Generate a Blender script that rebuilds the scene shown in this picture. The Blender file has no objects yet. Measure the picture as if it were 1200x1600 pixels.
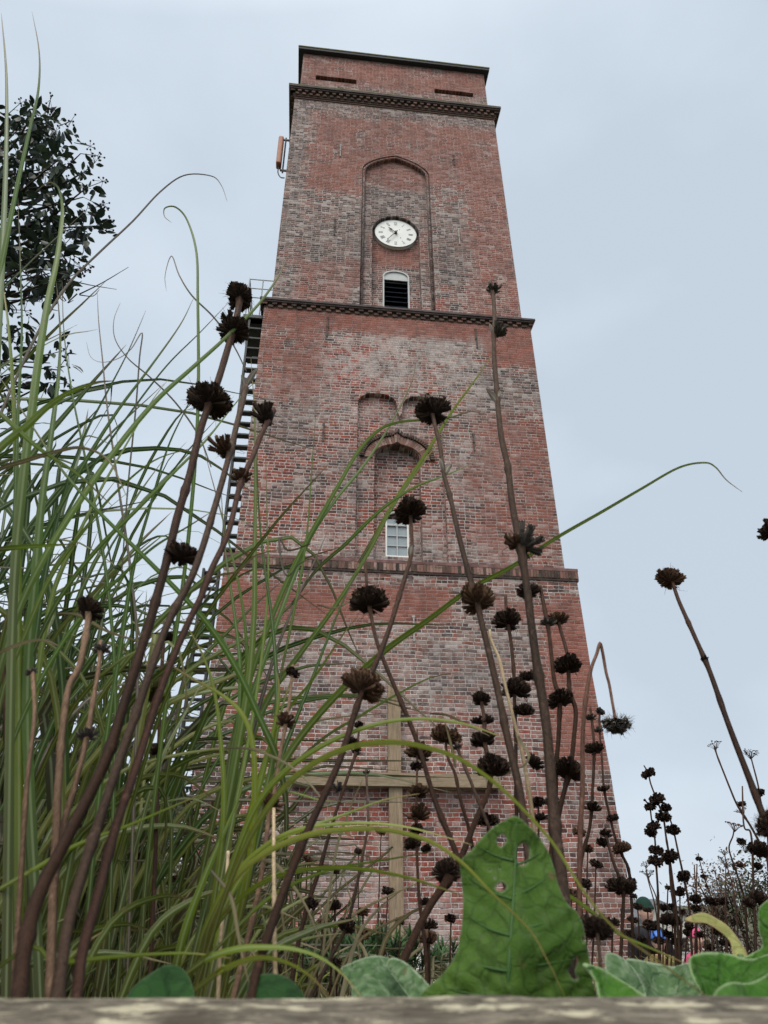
import bpy, bmesh, math, random
from mathutils import Vector, Matrix, noise as mnoise
from mathutils.geometry import delaunay_2d_cdt
R = math.radians
scn = bpy.context.scene
COL = scn.collection

# ------------------------------------------------------------------ camera, world, sun, exposure
F_PX, PITCH = 1103.6, R(28.965)
cam = bpy.data.cameras.new("camera")
cam_o = bpy.data.objects.new("camera", cam)
COL.objects.link(cam_o)
cam_o.location = (0, 0, 0)
cam_o.rotation_euler = (R(90) + PITCH, 0, 0)
cam.sensor_fit = 'VERTICAL'
cam.sensor_height = 36.0
cam.lens = 36.0 * F_PX / 1600.0
cam.clip_start = 0.01
cam.clip_end = 3000
cam.dof.use_dof = True
cam.dof.focus_distance = 1.6
cam.dof.aperture_fstop = cam.lens / 1.15
scn.camera = cam_o
scn.render.resolution_x, scn.render.resolution_y = 768, 1024
scn.view_settings.view_transform = 'Standard'
scn.view_settings.look = 'None'
scn.view_settings.exposure = 0.0
scn.view_settings.gamma = 1.0

SUN_EL, SUN_ROT = R(56), R(198)
world = bpy.data.worlds.new("World")
scn.world = world
world.use_nodes = True
wt = world.node_tree
for n in list(wt.nodes):
    wt.nodes.remove(n)
w_out = wt.nodes.new('ShaderNodeOutputWorld')
w_bg = wt.nodes.new('ShaderNodeBackground')
w_bg.inputs['Strength'].default_value = 0.1
w_sky = wt.nodes.new('ShaderNodeTexSky')
w_sky.sky_type = 'NISHITA'
w_sky.sun_disc = False
w_sky.sun_elevation = SUN_EL
w_sky.sun_rotation = SUN_ROT
w_tc = wt.nodes.new('ShaderNodeTexCoord')
w_map = wt.nodes.new('ShaderNodeMapping')
w_map.inputs['Scale'].default_value = (1.0, 1.0, 1.6)
w_map.inputs['Location'].default_value = (0.35, 0.1, 0.2)
w_no = wt.nodes.new('ShaderNodeTexNoise')
w_no.inputs['Scale'].default_value = 1.9
w_no.inputs['Detail'].default_value = 7.0
w_no.inputs['Roughness'].default_value = 0.45
w_ra = wt.nodes.new('ShaderNodeValToRGB')
w_ra.color_ramp.elements[0].position = 0.36
w_ra.color_ramp.elements[0].color = (0.545, 0.625, 0.715, 1)
w_ra.color_ramp.elements[1].position = 0.64
w_ra.color_ramp.elements[1].color = (0.71, 0.80, 0.89, 1)
# the cloud layer is thinner and brighter towards the hidden sun behind the camera
w_dot = wt.nodes.new('ShaderNodeVectorMath'); w_dot.operation = 'DOT_PRODUCT'
w_dot.inputs[1].default_value = (-0.12, -0.46, 0.88)
w_mr = wt.nodes.new('ShaderNodeMapRange')
w_mr.inputs['From Min'].default_value = 0.60
w_mr.inputs['From Max'].default_value = 1.0
w_mr.inputs['To Min'].default_value = 11.0
w_mr.inputs['To Max'].default_value = 36.0
w_sc = wt.nodes.new('ShaderNodeVectorMath'); w_sc.operation = 'SCALE'
w_mx = wt.nodes.new('ShaderNodeMix'); w_mx.data_type = 'RGBA'
w_mx.inputs[0].default_value = 0.93
wt.links.new(w_tc.outputs['Generated'], w_map.inputs['Vector'])
wt.links.new(w_map.outputs[0], w_no.inputs['Vector'])
wt.links.new(w_no.outputs['Fac'], w_ra.inputs['Fac'])
wt.links.new(w_tc.outputs['Generated'], w_dot.inputs[0])
wt.links.new(w_dot.outputs['Value'], w_mr.inputs['Value'])
w_wm = wt.nodes.new('ShaderNodeMix'); w_wm.data_type = 'RGBA'
w_mr2 = wt.nodes.new('ShaderNodeMapRange')
w_mr2.inputs['From Min'].default_value = 0.60
w_mr2.inputs['From Max'].default_value = 0.9
wt.links.new(w_dot.outputs['Value'], w_mr2.inputs['Value'])
wt.links.new(w_mr2.outputs[0], w_wm.inputs[0])
wt.links.new(w_ra.outputs['Color'], w_wm.inputs[6])
w_wm.inputs[7].default_value = (0.80, 0.765, 0.70, 1)
wt.links.new(w_wm.outputs[2], w_sc.inputs[0])
wt.links.new(w_mr.outputs[0], w_sc.inputs['Scale'])
wt.links.new(w_sky.outputs[0], w_mx.inputs[6])
wt.links.new(w_sc.outputs[0], w_mx.inputs[7])
wt.links.new(w_mx.outputs[2], w_bg.inputs['Color'])
wt.links.new(w_bg.outputs[0], w_out.inputs['Surface'])

sun = bpy.data.lights.new("sun", 'SUN')
sun.energy = 1.25
sun.angle = R(20)
sun.color = (1.0, 0.96, 0.9)
sun_o = bpy.data.objects.new("sun", sun)
COL.objects.link(sun_o)
sd = Vector((math.sin(SUN_ROT) * math.cos(SUN_EL), math.cos(SUN_ROT) * math.cos(SUN_EL), math.sin(SUN_EL)))
sun_o.rotation_euler = sd.to_track_quat('Z', 'Y').to_euler()
sun_o.location = sd * 60

# ------------------------------------------------------------------ helpers
CP, SP = math.cos(PITCH), math.sin(PITCH)
def at(px, py, Y):
    """point of the photograph's pixel (1200 x 1600) at the real forward distance Y"""
    a, b = (px - 600) / F_PX, (800 - py) / F_PX
    d = Vector((a, CP - b * SP, SP + b * CP))
    return d * (Y / max(d.y, 0.05))
def px_size(px, py, Y):
    """metres spanned by one photo pixel there"""
    p = at(px, py, Y)
    return (p.y * CP + p.z * SP) / F_PX

def tag(o, label=None, cat=None, group=None, kind=None):
    if label: o['label'] = label
    if cat: o['category'] = cat
    if group: o['group'] = group
    if kind: o['kind'] = kind
    return o
def empty(name, loc=(0, 0, 0), rz=0.0):
    o = bpy.data.objects.new(name, None)
    o.empty_display_size = 0.1
    COL.objects.link(o)
    o.location = loc
    o.rotation_euler = (0, 0, rz)
    return o
def link_mesh(name, me, mat=None, parent=None):
    o = bpy.data.objects.new(name, me)
    COL.objects.link(o)
    if mat is not None and not me.materials:
        me.materials.append(mat)
    if parent is not None:
        o.parent = parent
    return o
def obj(name, bm, mat=None, parent=None, smooth=False):
    me = bpy.data.meshes.new(name)
    bm.to_mesh(me)
    bm.free()
    if smooth:
        me.polygons.foreach_set('use_smooth', [True] * len(me.polygons))
    return link_mesh(name, me, mat, parent)
def local(o, parent, origin):
    """shift geometry so a top-level thing keeps world-space vertices while its empty stands at its base"""
    o.location = -Vector(origin)
    return o

class MB:
    """raw mesh collector"""
    def __init__(s):
        s.v, s.f, s.c, s.uv = [], [], [], []
    def add(s, vs, fs, c=None):
        n = len(s.v)
        s.v += [tuple(q) for q in vs]
        s.f += [tuple(i + n for i in f) for f in fs]
        s.c += [c if c is not None else 0.5] * len(vs)
    def mesh(s, name, smooth=False):
        me = bpy.data.meshes.new(name)
        me.from_pydata(s.v, [], s.f)
        a = me.attributes.new('tint', 'FLOAT', 'POINT')
        a.data.foreach_set('value', s.c)
        if smooth:
            me.polygons.foreach_set('use_smooth', [True] * len(me.polygons))
        me.update()
        return me
    def build(s, name, mat, parent=None, smooth=False):
        return link_mesh(name, s.mesh(name, smooth), mat, parent)
    def box(s, x0, x1, y0, y1, z0, z1, c=None):
        vs = [(x, y, z) for z in (z0, z1) for y in (y0, y1) for x in (x0, x1)]
        s.add(vs, [(0, 2, 3, 1), (4, 5, 7, 6), (0, 1, 5, 4), (2, 6, 7, 3), (0, 4, 6, 2), (1, 3, 7, 5)], c)
    def tube(s, pts, rads, n=6, c=0.5, ridge=0.0, cap=True, cs=None):
        pts = [Vector(p) for p in pts]
        k = len(pts)
        t0 = (pts[1] - pts[0]).normalized()
        up = Vector((0, 1, 0)) if abs(t0.y) < 0.8 else Vector((1, 0, 0))
        nrm = t0.cross(up).normalized()
        vs, fs, cc = [], [], []
        for i in range(k):
            t = (pts[min(i + 1, k - 1)] - pts[max(i - 1, 0)]).normalized()
            nrm = (nrm - t * nrm.dot(t)).normalized()
            bn = t.cross(nrm)
            for j in range(n):
                a = 2 * math.pi * j / n
                r = rads[i] * (1 + ridge * (1 if j % 2 else -1))
                vs.append(pts[i] + nrm * (math.cos(a) * r) + bn * (math.sin(a) * r))
                cc.append(cs[i] if cs else c)
        for i in range(k - 1):
            for j in range(n):
                fs.append((i * n + j, i * n + (j + 1) % n, (i + 1) * n + (j + 1) % n, (i + 1) * n + j))
        if cap:
            fs.append(tuple(range(n - 1, -1, -1)))
            fs.append(tuple((k - 1) * n + j for j in range(n)))
        b = len(s.v)
        s.v += [tuple(q) for q in vs]
        s.f += [tuple(i + b for i in f) for f in fs]
        s.c += cc

def spline(pts, m=6):
    """Catmull-Rom through Vectors"""
    P = [Vector(p) for p in pts]
    if len(P) == 2:
        return [P[0].lerp(P[1], i / m) for i in range(m + 1)]
    P = [P[0] * 2 - P[1]] + P + [P[-1] * 2 - P[-2]]
    out = []
    for i in range(1, len(P) - 2):
        a, b, c, d = P[i - 1:i + 3]
        for j in range(m):
            t = j / m
            out.append(0.5 * ((2 * b) + (c - a) * t + (2 * a - 5 * b + 4 * c - d) * t * t + (3 * b - a - 3 * c + d) * t ** 3))
    out.append(P[-2])
    return out

# ------------------------------------------------------------------ node helpers
class NT:
    def __init__(s, name):
        s.m = bpy.data.materials.new(name)
        s.m.use_nodes = True
        s.t = s.m.node_tree
        s.b = s.t.nodes['Principled BSDF']
    def n(s, typ, **kw):
        x = s.t.nodes.new('ShaderNode' + typ)
        for k, v in kw.items():
            setattr(x, k, v)
        return x
    def L(s, a, b):
        s.t.links.new(a, b)
    def put(s, sock, v):
        if isinstance(v, bpy.types.NodeSocket):
            s.t.links.new(v, sock)
        else:
            sock.default_value = v
    def math(s, op, a, b=0.0, c=0.0, clamp=False):
        x = s.n('Math', operation=op, use_clamp=clamp)
        s.put(x.inputs[0], a); s.put(x.inputs[1], b); s.put(x.inputs[2], c)
        return x.outputs[0]
    def mix(s, f, a, b, blend='MIX'):
        x = s.n('Mix', data_type='RGBA', blend_type=blend)
        s.put(x.inputs[0], f)
        for sock, v in ((x.inputs[6], a), (x.inputs[7], b)):
            s.put(sock, v if isinstance(v, bpy.types.NodeSocket) else (*v, 1))
        return x.outputs[2]
    def ramp(s, f, stops, interp='LINEAR'):
        x = s.n('ValToRGB')
        r = x.color_ramp
        r.interpolation = interp
        while len(r.elements) < len(stops):
            r.elements.new(0.5)
        for e, (p, c) in zip(r.elements, stops):
            e.position = p
            e.color = (*c, 1) if len(c) == 3 else c
        s.put(x.inputs[0], f)
        return x.outputs[0]
    def noise(s, vec, scale, detail=3.0, rough=0.5, dist=0.0):
        x = s.n('TexNoise')
        if vec is not None: s.L(vec, x.inputs['Vector'])
        x.inputs['Scale'].default_value = scale
        x.inputs['Detail'].default_value = detail
        x.inputs['Roughness'].default_value = rough
        x.inputs['Distortion'].default_value = dist
        return x.outputs['Fac']
    def smooth(s, v, lo, hi):
        x = s.n('MapRange', interpolation_type='SMOOTHSTEP')
        s.put(x.inputs['Value'], v)
        s.put(x.inputs['From Min'], lo); s.put(x.inputs['From Max'], hi)
        return x.outputs[0]
    def tc(s, out='Object'):
        return s.n('TexCoord').outputs[out]
    def comb(s, x, y, z=0.0):
        c = s.n('CombineXYZ')
        s.put(c.inputs[0], x); s.put(c.inputs[1], y); s.put(c.inputs[2], z)
        return c.outputs[0]
    def attr(s, name='tint'):
        return s.n('Attribute', attribute_name=name).outputs['Fac']
    def bump(s, h, dist, strength=1.0):
        x = s.n('Bump')
        x.inputs['Distance'].default_value = dist
        x.inputs['Strength'].default_value = strength
        s.put(x.inputs['Height'], h)
        s.L(x.outputs[0], s.b.inputs['Normal'])
    def done(s, col, rough=0.8, spec=0.3):
        s.put(s.b.inputs['Base Color'], col if isinstance(col, bpy.types.NodeSocket) else (*col, 1))
        s.put(s.b.inputs['Roughness'], rough)
        s.b.inputs['Specular IOR Level'].default_value = spec
        return s.m

def plain(name, col, rough=0.7, var=0.25, scale=8.0, spec=0.3, bump=0.0):
    t = NT(name)
    f = t.noise(t.tc(), scale, 5, 0.6)
    lo = tuple(c * (1 - var) for c in col); hi = tuple(min(1, c * (1 + var)) for c in col)
    c = t.ramp(f, [(0.3, lo), (0.7, hi)])
    if bump: t.bump(f, bump)
    return t.done(c, rough, spec)

# ------------------------------------------------------------------ brick
def brick_mat(name, stage, seed=0.0):
    """stage: list of (kind, u0, u1, z0, z1, edge, strength) patches; kind 'new' | 'grey' | 'white' | 'red'"""
    t = NT(name)
    oc = t.tc('Object')
    sx = t.n('SeparateXYZ'); t.L(oc, sx.inputs[0])
    sn = t.n('SeparateXYZ'); t.L(t.tc('Normal'), sn.inputs[0])
    side = t.math('GREATER_THAN', t.math('ABSOLUTE', sn.outputs[0]), 0.7)
    um = t.n('Mix', data_type='FLOAT')
    t.L(side, um.inputs[0]); t.L(sx.outputs[0], um.inputs[2]); t.L(sx.outputs[1], um.inputs[3])
    u, v = um.outputs[0], sx.outputs[2]
    uv = t.comb(u, v, seed)
    nw = t.noise(uv, 9.0, 2)
    u1 = t.math('ADD', u, t.math('MULTIPLY', t.math('SUBTRACT', nw, 0.5), 0.02))
    v1 = t.math('ADD', v, t.math('MULTIPLY', t.math('SUBTRACT', t.noise(uv, 1.1, 3), 0.5), 0.09))
    H = 0.094
    vr = t.math('DIVIDE', v1, H)
    row = t.math('FLOOR', vr)
    par = t.math('FLOORED_MODULO', row, 2.0)
    wn0 = t.n('TexWhiteNoise', noise_dimensions='1D'); t.L(row, wn0.inputs['W'])
    W = t.math('MULTIPLY_ADD', par, -0.145, 0.29)
    ur = t.math('ADD', t.math('DIVIDE', u1, W), t.math('MULTIPLY_ADD', wn0.outputs['Value'], 0.35, t.math('MULTIPLY', par, 0.25)))
    col = t.math('FLOOR', ur)
    fu, fv = t.math('FRACT', ur), t.math('FRACT', vr)
    du = t.math('MULTIPLY', t.math('MINIMUM', fu, t.math('SUBTRACT', 1.0, fu)), W)
    dv = t.math('MULTIPLY', t.math('MINIMUM', fv, t.math('SUBTRACT', 1.0, fv)), H)
    d = t.math('ADD', t.math('MINIMUM', du, dv), t.math('MULTIPLY', t.math('SUBTRACT', t.noise(uv, 26.0, 4), 0.5), 0.022))
    bm_ = t.smooth(d, 0.002, 0.014)
    wn = t.n('TexWhiteNoise', noise_dimensions='3D'); t.L(t.comb(col, row, seed + 3.0), wn.inputs['Vector'])
    r1 = wn.outputs['Value']
    big = t.noise(uv, 0.55, 5, 0.6, 0.3)
    mid = t.noise(uv, 2.2, 5, 0.65, 0.4)
    fine = t.noise(uv, 45.0, 4, 0.7)
    rr = t.math('ADD', r1, t.math('MULTIPLY', t.math('SUBTRACT', mid, 0.5), 1.1), clamp=True)
    aged = t.ramp(rr, [(0.0, (0.060, 0.042, 0.043)), (0.2, (0.125, 0.065, 0.06)), (0.4, (0.225, 0.072, 0.050)), (0.58, (0.31, 0.098, 0.064)), (0.75, (0.17, 0.115, 0.105)), (0.9, (0.34, 0.24, 0.215)), (1.0, (0.42, 0.34, 0.32))])
    grey = t.ramp(rr, [(0.0, (0.062, 0.050, 0.048)), (0.3, (0.125, 0.088, 0.080)), (0.55, (0.205, 0.135, 0.118)), (0.8, (0.26, 0.20, 0.185)), (1.0, (0.42, 0.36, 0.34))])
    redc = t.ramp(rr, [(0.0, (0.08, 0.028, 0.024)), (0.35, (0.24, 0.048, 0.034)), (0.7, (0.34, 0.075, 0.048)), (1.0, (0.38, 0.17, 0.13))])
    newc = t.ramp(t.math('MULTIPLY_ADD', r1, 0.6, t.math('MULTIPLY', mid, 0.5)), [(0.1, (0.18, 0.066, 0.048)), (0.5, (0.27, 0.100, 0.075)), (0.8, (0.315, 0.122, 0.092)), (1.0, (0.40, 0.21, 0.17))])
    acc = {'new': None, 'grey': None, 'white': None, 'red': None}
    uq = t.math('MULTIPLY', t.math('FLOOR', t.math('DIVIDE', u1, 0.145)), 0.145)
    vq = t.math('MULTIPLY', row, H)
    uvq = t.comb(uq, vq, seed + 20)
    wob = t.math('MULTIPLY', t.math('SUBTRACT', t.noise(uvq, 0.8, 6, 0.68), 0.5), 5.5)
    holes = t.smooth(t.noise(uvq, 1.5, 5, 0.7), 0.36, 0.5)
    for (kind, a, b, z0, z1, e, s_) in stage:
        dx = t.math('MINIMUM', t.math('SUBTRACT', uq, a), t.math('SUBTRACT', b, uq))
        dz = t.math('MINIMUM', t.math('SUBTRACT', vq, z0), t.math('SUBTRACT', z1, vq))
        dd = t.math('MINIMUM', dx, dz)
        dd = t.math('MULTIPLY_ADD', wob, e * (1.25 if kind != 'new' else 1.0), dd)
        k = t.math('MULTIPLY', t.smooth(dd, -0.45 * e - 0.05, 0.55 * e + 0.12), s_)
        if s_ < 1 or kind in ('grey', 'white'): k = t.math('MULTIPLY', k, t.math('MULTIPLY_ADD', holes, 0.75, 0.25))
        k = t.math('MULTIPLY', k, t.math('SUBTRACT', 1.0, side)) if kind != 'grey' else k
        acc[kind] = k if acc[kind] is None else t.math('MAXIMUM', acc[kind], k)
    auto_g = t.math('MULTIPLY', t.smooth(big, 0.50, 0.62), 0.85)
    auto_r = t.math('MULTIPLY', t.smooth(t.noise(t.comb(v, u, seed + 9), 0.9, 4, 0.6), 0.55, 0.68), 0.8)
    g = t.math('MAXIMUM', auto_g, acc['grey']) if acc['grey'] else auto_g
    r = t.math('MAXIMUM', auto_r, acc['red']) if acc['red'] else auto_r
    c = t.mix(r, aged, redc)
    c = t.mix(g, c, grey)
    mort = t.mix(g, (0.62, 0.575, 0.55), (0.44, 0.41, 0.40))
    mort = t.mix(t.smooth(mid, 0.55, 0.7), mort, (0.22, 0.19, 0.18))
    if acc['new']:
        c = t.mix(acc['new'], c, newc)
        mort = t.mix(t.math('MULTIPLY', acc['new'], 0.9), mort, (0.29, 0.175, 0.155))
    # pale bloom of lime on the bricks themselves
    wsh = t.smooth(t.noise(uv, 3.2, 6, 0.72, 0.5), 0.50, 0.70)
    if acc['white']:
        wsh = t.math('MULTIPLY', t.math('ADD', wsh, t.math('MULTIPLY', acc['white'], t.smooth(t.noise(uv, 2.3, 7, 0.75), 0.40, 0.60))), t.math('MULTIPLY_ADD', acc['white'], 0.65, 0.35), clamp=True)
    else:
        wsh = t.math('MULTIPLY', wsh, 0.4)
    if acc['new']:
        wsh = t.math('MULTIPLY', wsh, t.math('MULTIPLY_ADD', acc['new'], -0.45, 1.0))
    c = t.mix(t.math('MULTIPLY', wsh, 0.75), c, (0.50, 0.43, 0.41))
    c = t.mix(bm_, mort, c)
    # lime bloom smeared over joints and bricks alike, then soot and rain stains
    su = t.comb(t.math('MULTIPLY', u, 1.0), t.math('MULTIPLY', v, 2.6), seed + 31)
    bl = t.smooth(t.noise(su, 2.2, 8, 0.74, 0.3), 0.53, 0.70)
    bs = t.math('MULTIPLY_ADD', acc['new'], -0.34, 0.58) if acc['new'] else 0.58
    c = t.mix(t.math('MULTIPLY', bl, bs), c, (0.53, 0.445, 0.41))
    so = t.smooth(t.noise(t.comb(u, t.math('MULTIPLY', v, 0.45), seed + 41), 0.75, 7, 0.66, 0.4), 0.40, 0.66)
    c = t.mix(t.math('MULTIPLY', so, 0.42), c, t.mix(0.5, c, (0.050, 0.043, 0.045)))
    so2 = t.smooth(t.noise(t.comb(t.math('MULTIPLY', u, 2.4), t.math('MULTIPLY', v, 0.5), seed + 51), 1.6, 6, 0.7), 0.52, 0.72)
    c = t.mix(t.math('MULTIPLY', so2, 0.4), c, (0.075, 0.06, 0.058))
    fm = t.math('MULTIPLY_ADD', fine, 0.9, 0.50)
    c = t.mix(1.0, c, t.comb(fm, fm, fm), 'MULTIPLY')
    hgt = t.math('ADD', bm_, t.math('MULTIPLY', fine, 0.5))
    hgt = t.math('ADD', hgt, t.math('MULTIPLY', r1, 0.4))
    t.bump(hgt, 0.012)
    return t.done(c, 0.92, 0.2)

P3 = [('new', -3.3, 4.3, 23.1, 26.9, 0.35, 0.72), ('new', -3.4, -1.35, 22.2, 24, 0.2, 0.8), ('new', 2.3, 4.3, 16, 24, 0.7, 0.65),
      ('new', -1.0, 1.0, 19.2, 20.2, 0.15, 0.9), ('new', -3.5, -1.3, 16.5, 18.7, 0.45, 0.55),
      ('grey', -4.3, -3.35, 16, 28, 0.25, 1.0), ('grey', -4.2, 4.2, 26.95, 27.7, 0.2, 0.9), ('grey', -3.4, -0.9, 18.2, 22.3, 0.5, 0.95),
      ('grey', -1.0, 1.2, 20.8, 24.6, 0.25, 1.0), ('grey', 1.2, 2.7, 17.8, 22.6, 0.6, 1.0),
      ('red', -0.6, 0.7, 23.8, 24.3, 0.3, 1.0)]
P2 = [('new', -4.4, 4.4, 15.35, 16.3, 0.18, 1.0), ('new', -4.4, -2.4, 12.6, 16, 0.35, 0.75), ('new', 2.6, 4.4, 14.4, 16, 0.2, 1.0),
      ('red', -2.5, -0.6, 13.0, 14.9, 0.5, 1.0), ('red', -0.6, 0.8, 13.3, 14.6, 0.4, 0.8), ('red', -1.2, 1.2, 11.6, 13.0, 0.3, 0.9),
      ('red', -4.2, -1.6, 8.2, 11.2, 0.8, 0.7), ('red', -1.2, 1.2, 8.0, 11.3, 0.8, 0.6),
      ('new', 2.0, 4.4, 7.7, 12.5, 0.7, 0.8),
      ('white', -2.6, 2.6, 13.2, 15.6, 0.5, 1.0), ('white', -4.4, 2.5, 12.0, 13.4, 0.5, 0.7), ('white', -3, 3, 7.6, 8.6, 0.3, 0.8), ('white', 0.6, 3.2, 9.5, 12, 0.6, 0.6),
      ('grey', 2.2, 4.4, 12.8, 14.4, 0.3, 0.95), ('grey', -4.4, -2.6, 10.8, 12.6, 0.4, 0.8), ('grey', 1.5, 2.9, 9.3, 11.6, 0.5, 0.7)]
P1 = [('new', -4.6, -0.9, 5.75, 6.85, 0.22, 1.0), ('new', -0.75, 1.1, 5.9, 6.95, 0.18, 1.0), ('new', 3.2, 4.7, 2.6, 6.6, 0.3, 1.0), ('new', 2.2, 4.7, 6.0, 6.7, 0.22, 0.9), ('new', -4.7, -4.0, 5.2, 7, 0.2, 1.0),
      ('grey', -1.5, 2.6, 3.6, 5.6, 0.8, 0.65), ('grey', -4.6, -2.0, 4.3, 5.7, 0.6, 0.7), ('grey', 1.2, 3.2, 4.8, 7.1, 0.3, 0.8), ('grey', 3.4, 4.7, -1.7, 2.2, 0.6, 0.6),
      ('red', -4.7, 4.7, -1.8, 2.2, 0.8, 0.95), ('red', -1, 3, 3.1, 3.9, 0.3, 0.8),
      ('white', -3.6, 3.4, -1.6, 1.2, 0.7, 0.8), ('white', -3, 3.0, 2.0, 6.0, 0.8, 0.55)]
PC = [('grey', -4, 4, 28, 29.6, 0.5, 0.7), ('new', -4, 4, 29.2, 31.2, 0.5, 0.8)]
M_B1 = brick_mat("brick_lower", P1, 0.0)
M_B2 = brick_mat("brick_middle", P2, 5.0)
M_B3 = brick_mat("brick_clock_storey", P3, 11.0)
M_BC = brick_mat("brick_crown", PC, 17.0)
M_corn_dark = plain("dark_cornice_tile", (0.085, 0.066, 0.066), 0.8, 0.4, 3.0)
M_corn_brick = plain("cornice_brick", (0.17, 0.095, 0.09), 0.9, 0.45, 5.0)
M_moss = plain("mossy_lead_edge", (0.13, 0.13, 0.055), 0.9, 0.4, 4.0)

def row_brick():
    t = NT("rowlock_brick")
    f = t.attr()
    c = t.ramp(f, [(0.0, (0.04, 0.035, 0.034)), (0.35, (0.12, 0.07, 0.058)), (0.7, (0.23, 0.12, 0.10)), (1.0, (0.36, 0.25, 0.22))])
    n = t.noise(t.tc(), 7.0, 5, 0.7)
    c = t.mix(t.smooth(n, 0.5, 0.65), c, (0.10, 0.095, 0.07))
    t.bump(t.noise(t.tc(), 40.0, 3), 0.01)
    return t.done(c, 0.92, 0.2)
M_row = row_brick()

# ------------------------------------------------------------------ the tower
TC = Vector((0.0274, 20.846, -1.75))
tower = empty("brick_tower", TC, R(6.384))
tag(tower, "tall square red brick lighthouse tower with white clock and stepped cornices", "tower")
TZ = TC.z      # part coordinates keep photo heights: parts sit at local z = -TZ
def tpart(name, bm_or_mb, mat, parent=None, smooth=False):
    if isinstance(bm_or_mb, MB):
        o = bm_or_mb.build(name, mat, None, smooth)
    else:
        o = obj(name, bm_or_mb, mat, None, smooth)
    o.parent = parent or tower
    o.location = (0, 0, 0 if parent else -TZ)
    return o

def loft(levels):
    """square loft: (z, half width)"""
    bm = bmesh.new()
    rings = []
    for z, w in levels:
        rings.append([bm.verts.new((x * w, y * w, z)) for x, y in ((-1, -1), (1, -1), (1, 1), (-1, 1))])
    for a, b in zip(rings, rings[1:]):
        for i in range(4):
            bm.faces.new((a[i], a[(i + 1) % 4], b[(i + 1) % 4], b[i]))
    bm.faces.new(rings[0][::-1])
    bm.faces.new(rings[-1])
    return bm
def prism(outline, y0, y1):
    """outline (u,z) extruded from y0 to y1"""
    bm = bmesh.new()
    a = [bm.verts.new((u, y0, z)) for u, z in outline]
    b = [bm.verts.new((u, y1, z)) for u, z in outline]
    n = len(a)
    bm.faces.new(a); bm.faces.new(b[::-1])
    for i in range(n):
        bm.faces.new((a[i], b[i], b[(i + 1) % n], a[(i + 1) % n]))
    bmesh.ops.recalc_face_normals(bm, faces=bm.faces)
    return bm
def cut(o, outline, y0, y1):
    c = obj("cutter", prism(outline, y0, y1))
    c.parent = o.parent
    c.location = o.location
    m = o.modifiers.new("b", 'BOOLEAN')
    m.operation = 'DIFFERENCE'
    m.solver = 'EXACT'
    m.object = c
    dg = bpy.context.evaluated_depsgraph_get()
    me = bpy.data.meshes.new_from_object(o.evaluated_get(dg))
    o.modifiers.clear()
    old = o.data
    o.data = me
    bpy.data.meshes.remove(old)
    bpy.data.objects.remove(c)

def arch(u0, u1, z0, zs, rise, point=0.0, n=12):
    """closed outline: jambs u0..u1 from z0 to spring zs with a head of given rise; point>0 gives a pointed crown"""
    uc, hw = (u0 + u1) / 2, (u1 - u0) / 2
    pts = [(u0, z0), (u1, z0)]
    for i in range(n + 1):
        a = math.pi * i / n
        x = math.cos(a)
        z = math.sin(a)
        if point:
            z = z * (1 - point) + (1 - abs(x)) * point
        pts.append((uc + hw * x, zs + rise * z))
    return pts
def rz(z, r):
    return z * (1 + r / 16.4)

wall1 = tpart("wall", loft([(-1.75, 4.66), (1.0, 4.615), (2.6, 4.60), (5.0, 4.525), (7.35, 4.50), (7.62, 4.50)]), M_B1)
wall2 = tpart("wall", loft([(7.60, 4.295), (16.53, 4.255)]), M_B2)
wall3 = tpart("wall", loft([(16.50, 4.075), (28.21, 4.005)]), M_B3)
wallc = tpart("wall", loft([(28.19, 3.86), (31.15, 3.85)]), M_BC)

# middle storey: twin blind arches, ogee arch, deep niche with the window
LB = 7.70
head = [(-1.27, LB), (1.19, LB), (1.19, 12.85)]
for i in range(1, 12):
    a = math.pi * i / 12
    head.append((0.62 + 0.57 * math.cos(a), 12.80 + 0.36 * math.sin(a)))
head += [(0.05, 12.80), (0.02, 12.5), (-0.05, 12.36), (-0.10, 12.5), (-0.13, 12.80)]
for i in range(1, 12):
    a = math.pi * i / 12
    head.append((-0.70 + 0.57 * math.cos(a), 12.80 + 0.36 * math.sin(a)))
head.append((-1.27, 12.85))
cut(wall2, head, -4.6, -4.27 + 0.17)
cut(wall2, arch(-0.76, 0.55, LB + 0.02, 11.0, 0.50), -4.6, -4.27 + 0.46)
cut(wall2, arch(-0.42, 0.24, 7.95 + 0.12, rz(9.0, .5), 0.24), -4.6, -4.27 + 0.66)
# clock storey
LB3 = 16.62
cut(wall3, arch(-1.28, 1.22, LB3, 23.75, 0.98, 0.35, 20), -4.5, -4.05 + 0.09)
cut(wall3, arch(-1.17, 1.11, LB3 + 0.01, 23.72, 0.90, 0.35, 20), -4.5, -4.05 + 0.20)
cut(wall3, arch(-0.87, 0.80, LB3 + 0.02, 20.75, 0.80, 0.1, 18), -4.5, -4.05 + 0.44)
cut(wall3, arch(-0.48, 0.44, LB3 + 0.05, 18.75, 0.30, 0.0, 12), -4.5, -4.05 + 0.66)
for (a, b) in ((-3.27, -1.6), (1.65, 3.3)):
    cut(wallc, [(a, 29.36), (b, 29.36), (b, 29.68), (a, 29.68)], -4.2, -3.855 + 0.5)
M_dark = plain("dark_opening", (0.02, 0.022, 0.028), 0.9, 0.3)
for (a, b) in ((-3.27, -1.6), (1.65, 3.3)):
    m = MB(); m.box(a + .003, b - .003, -3.855 + 0.22, -3.855 + 0.26, 29.363, 29.677)
    for k in range(3):
        m.box(a + .003, b - .003, -3.855 + 0.12, -3.855 + 0.2, 29.40 + k * .1, 29.42 + k * .1)
    tpart("vent_louvre", m, M_dark)

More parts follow.
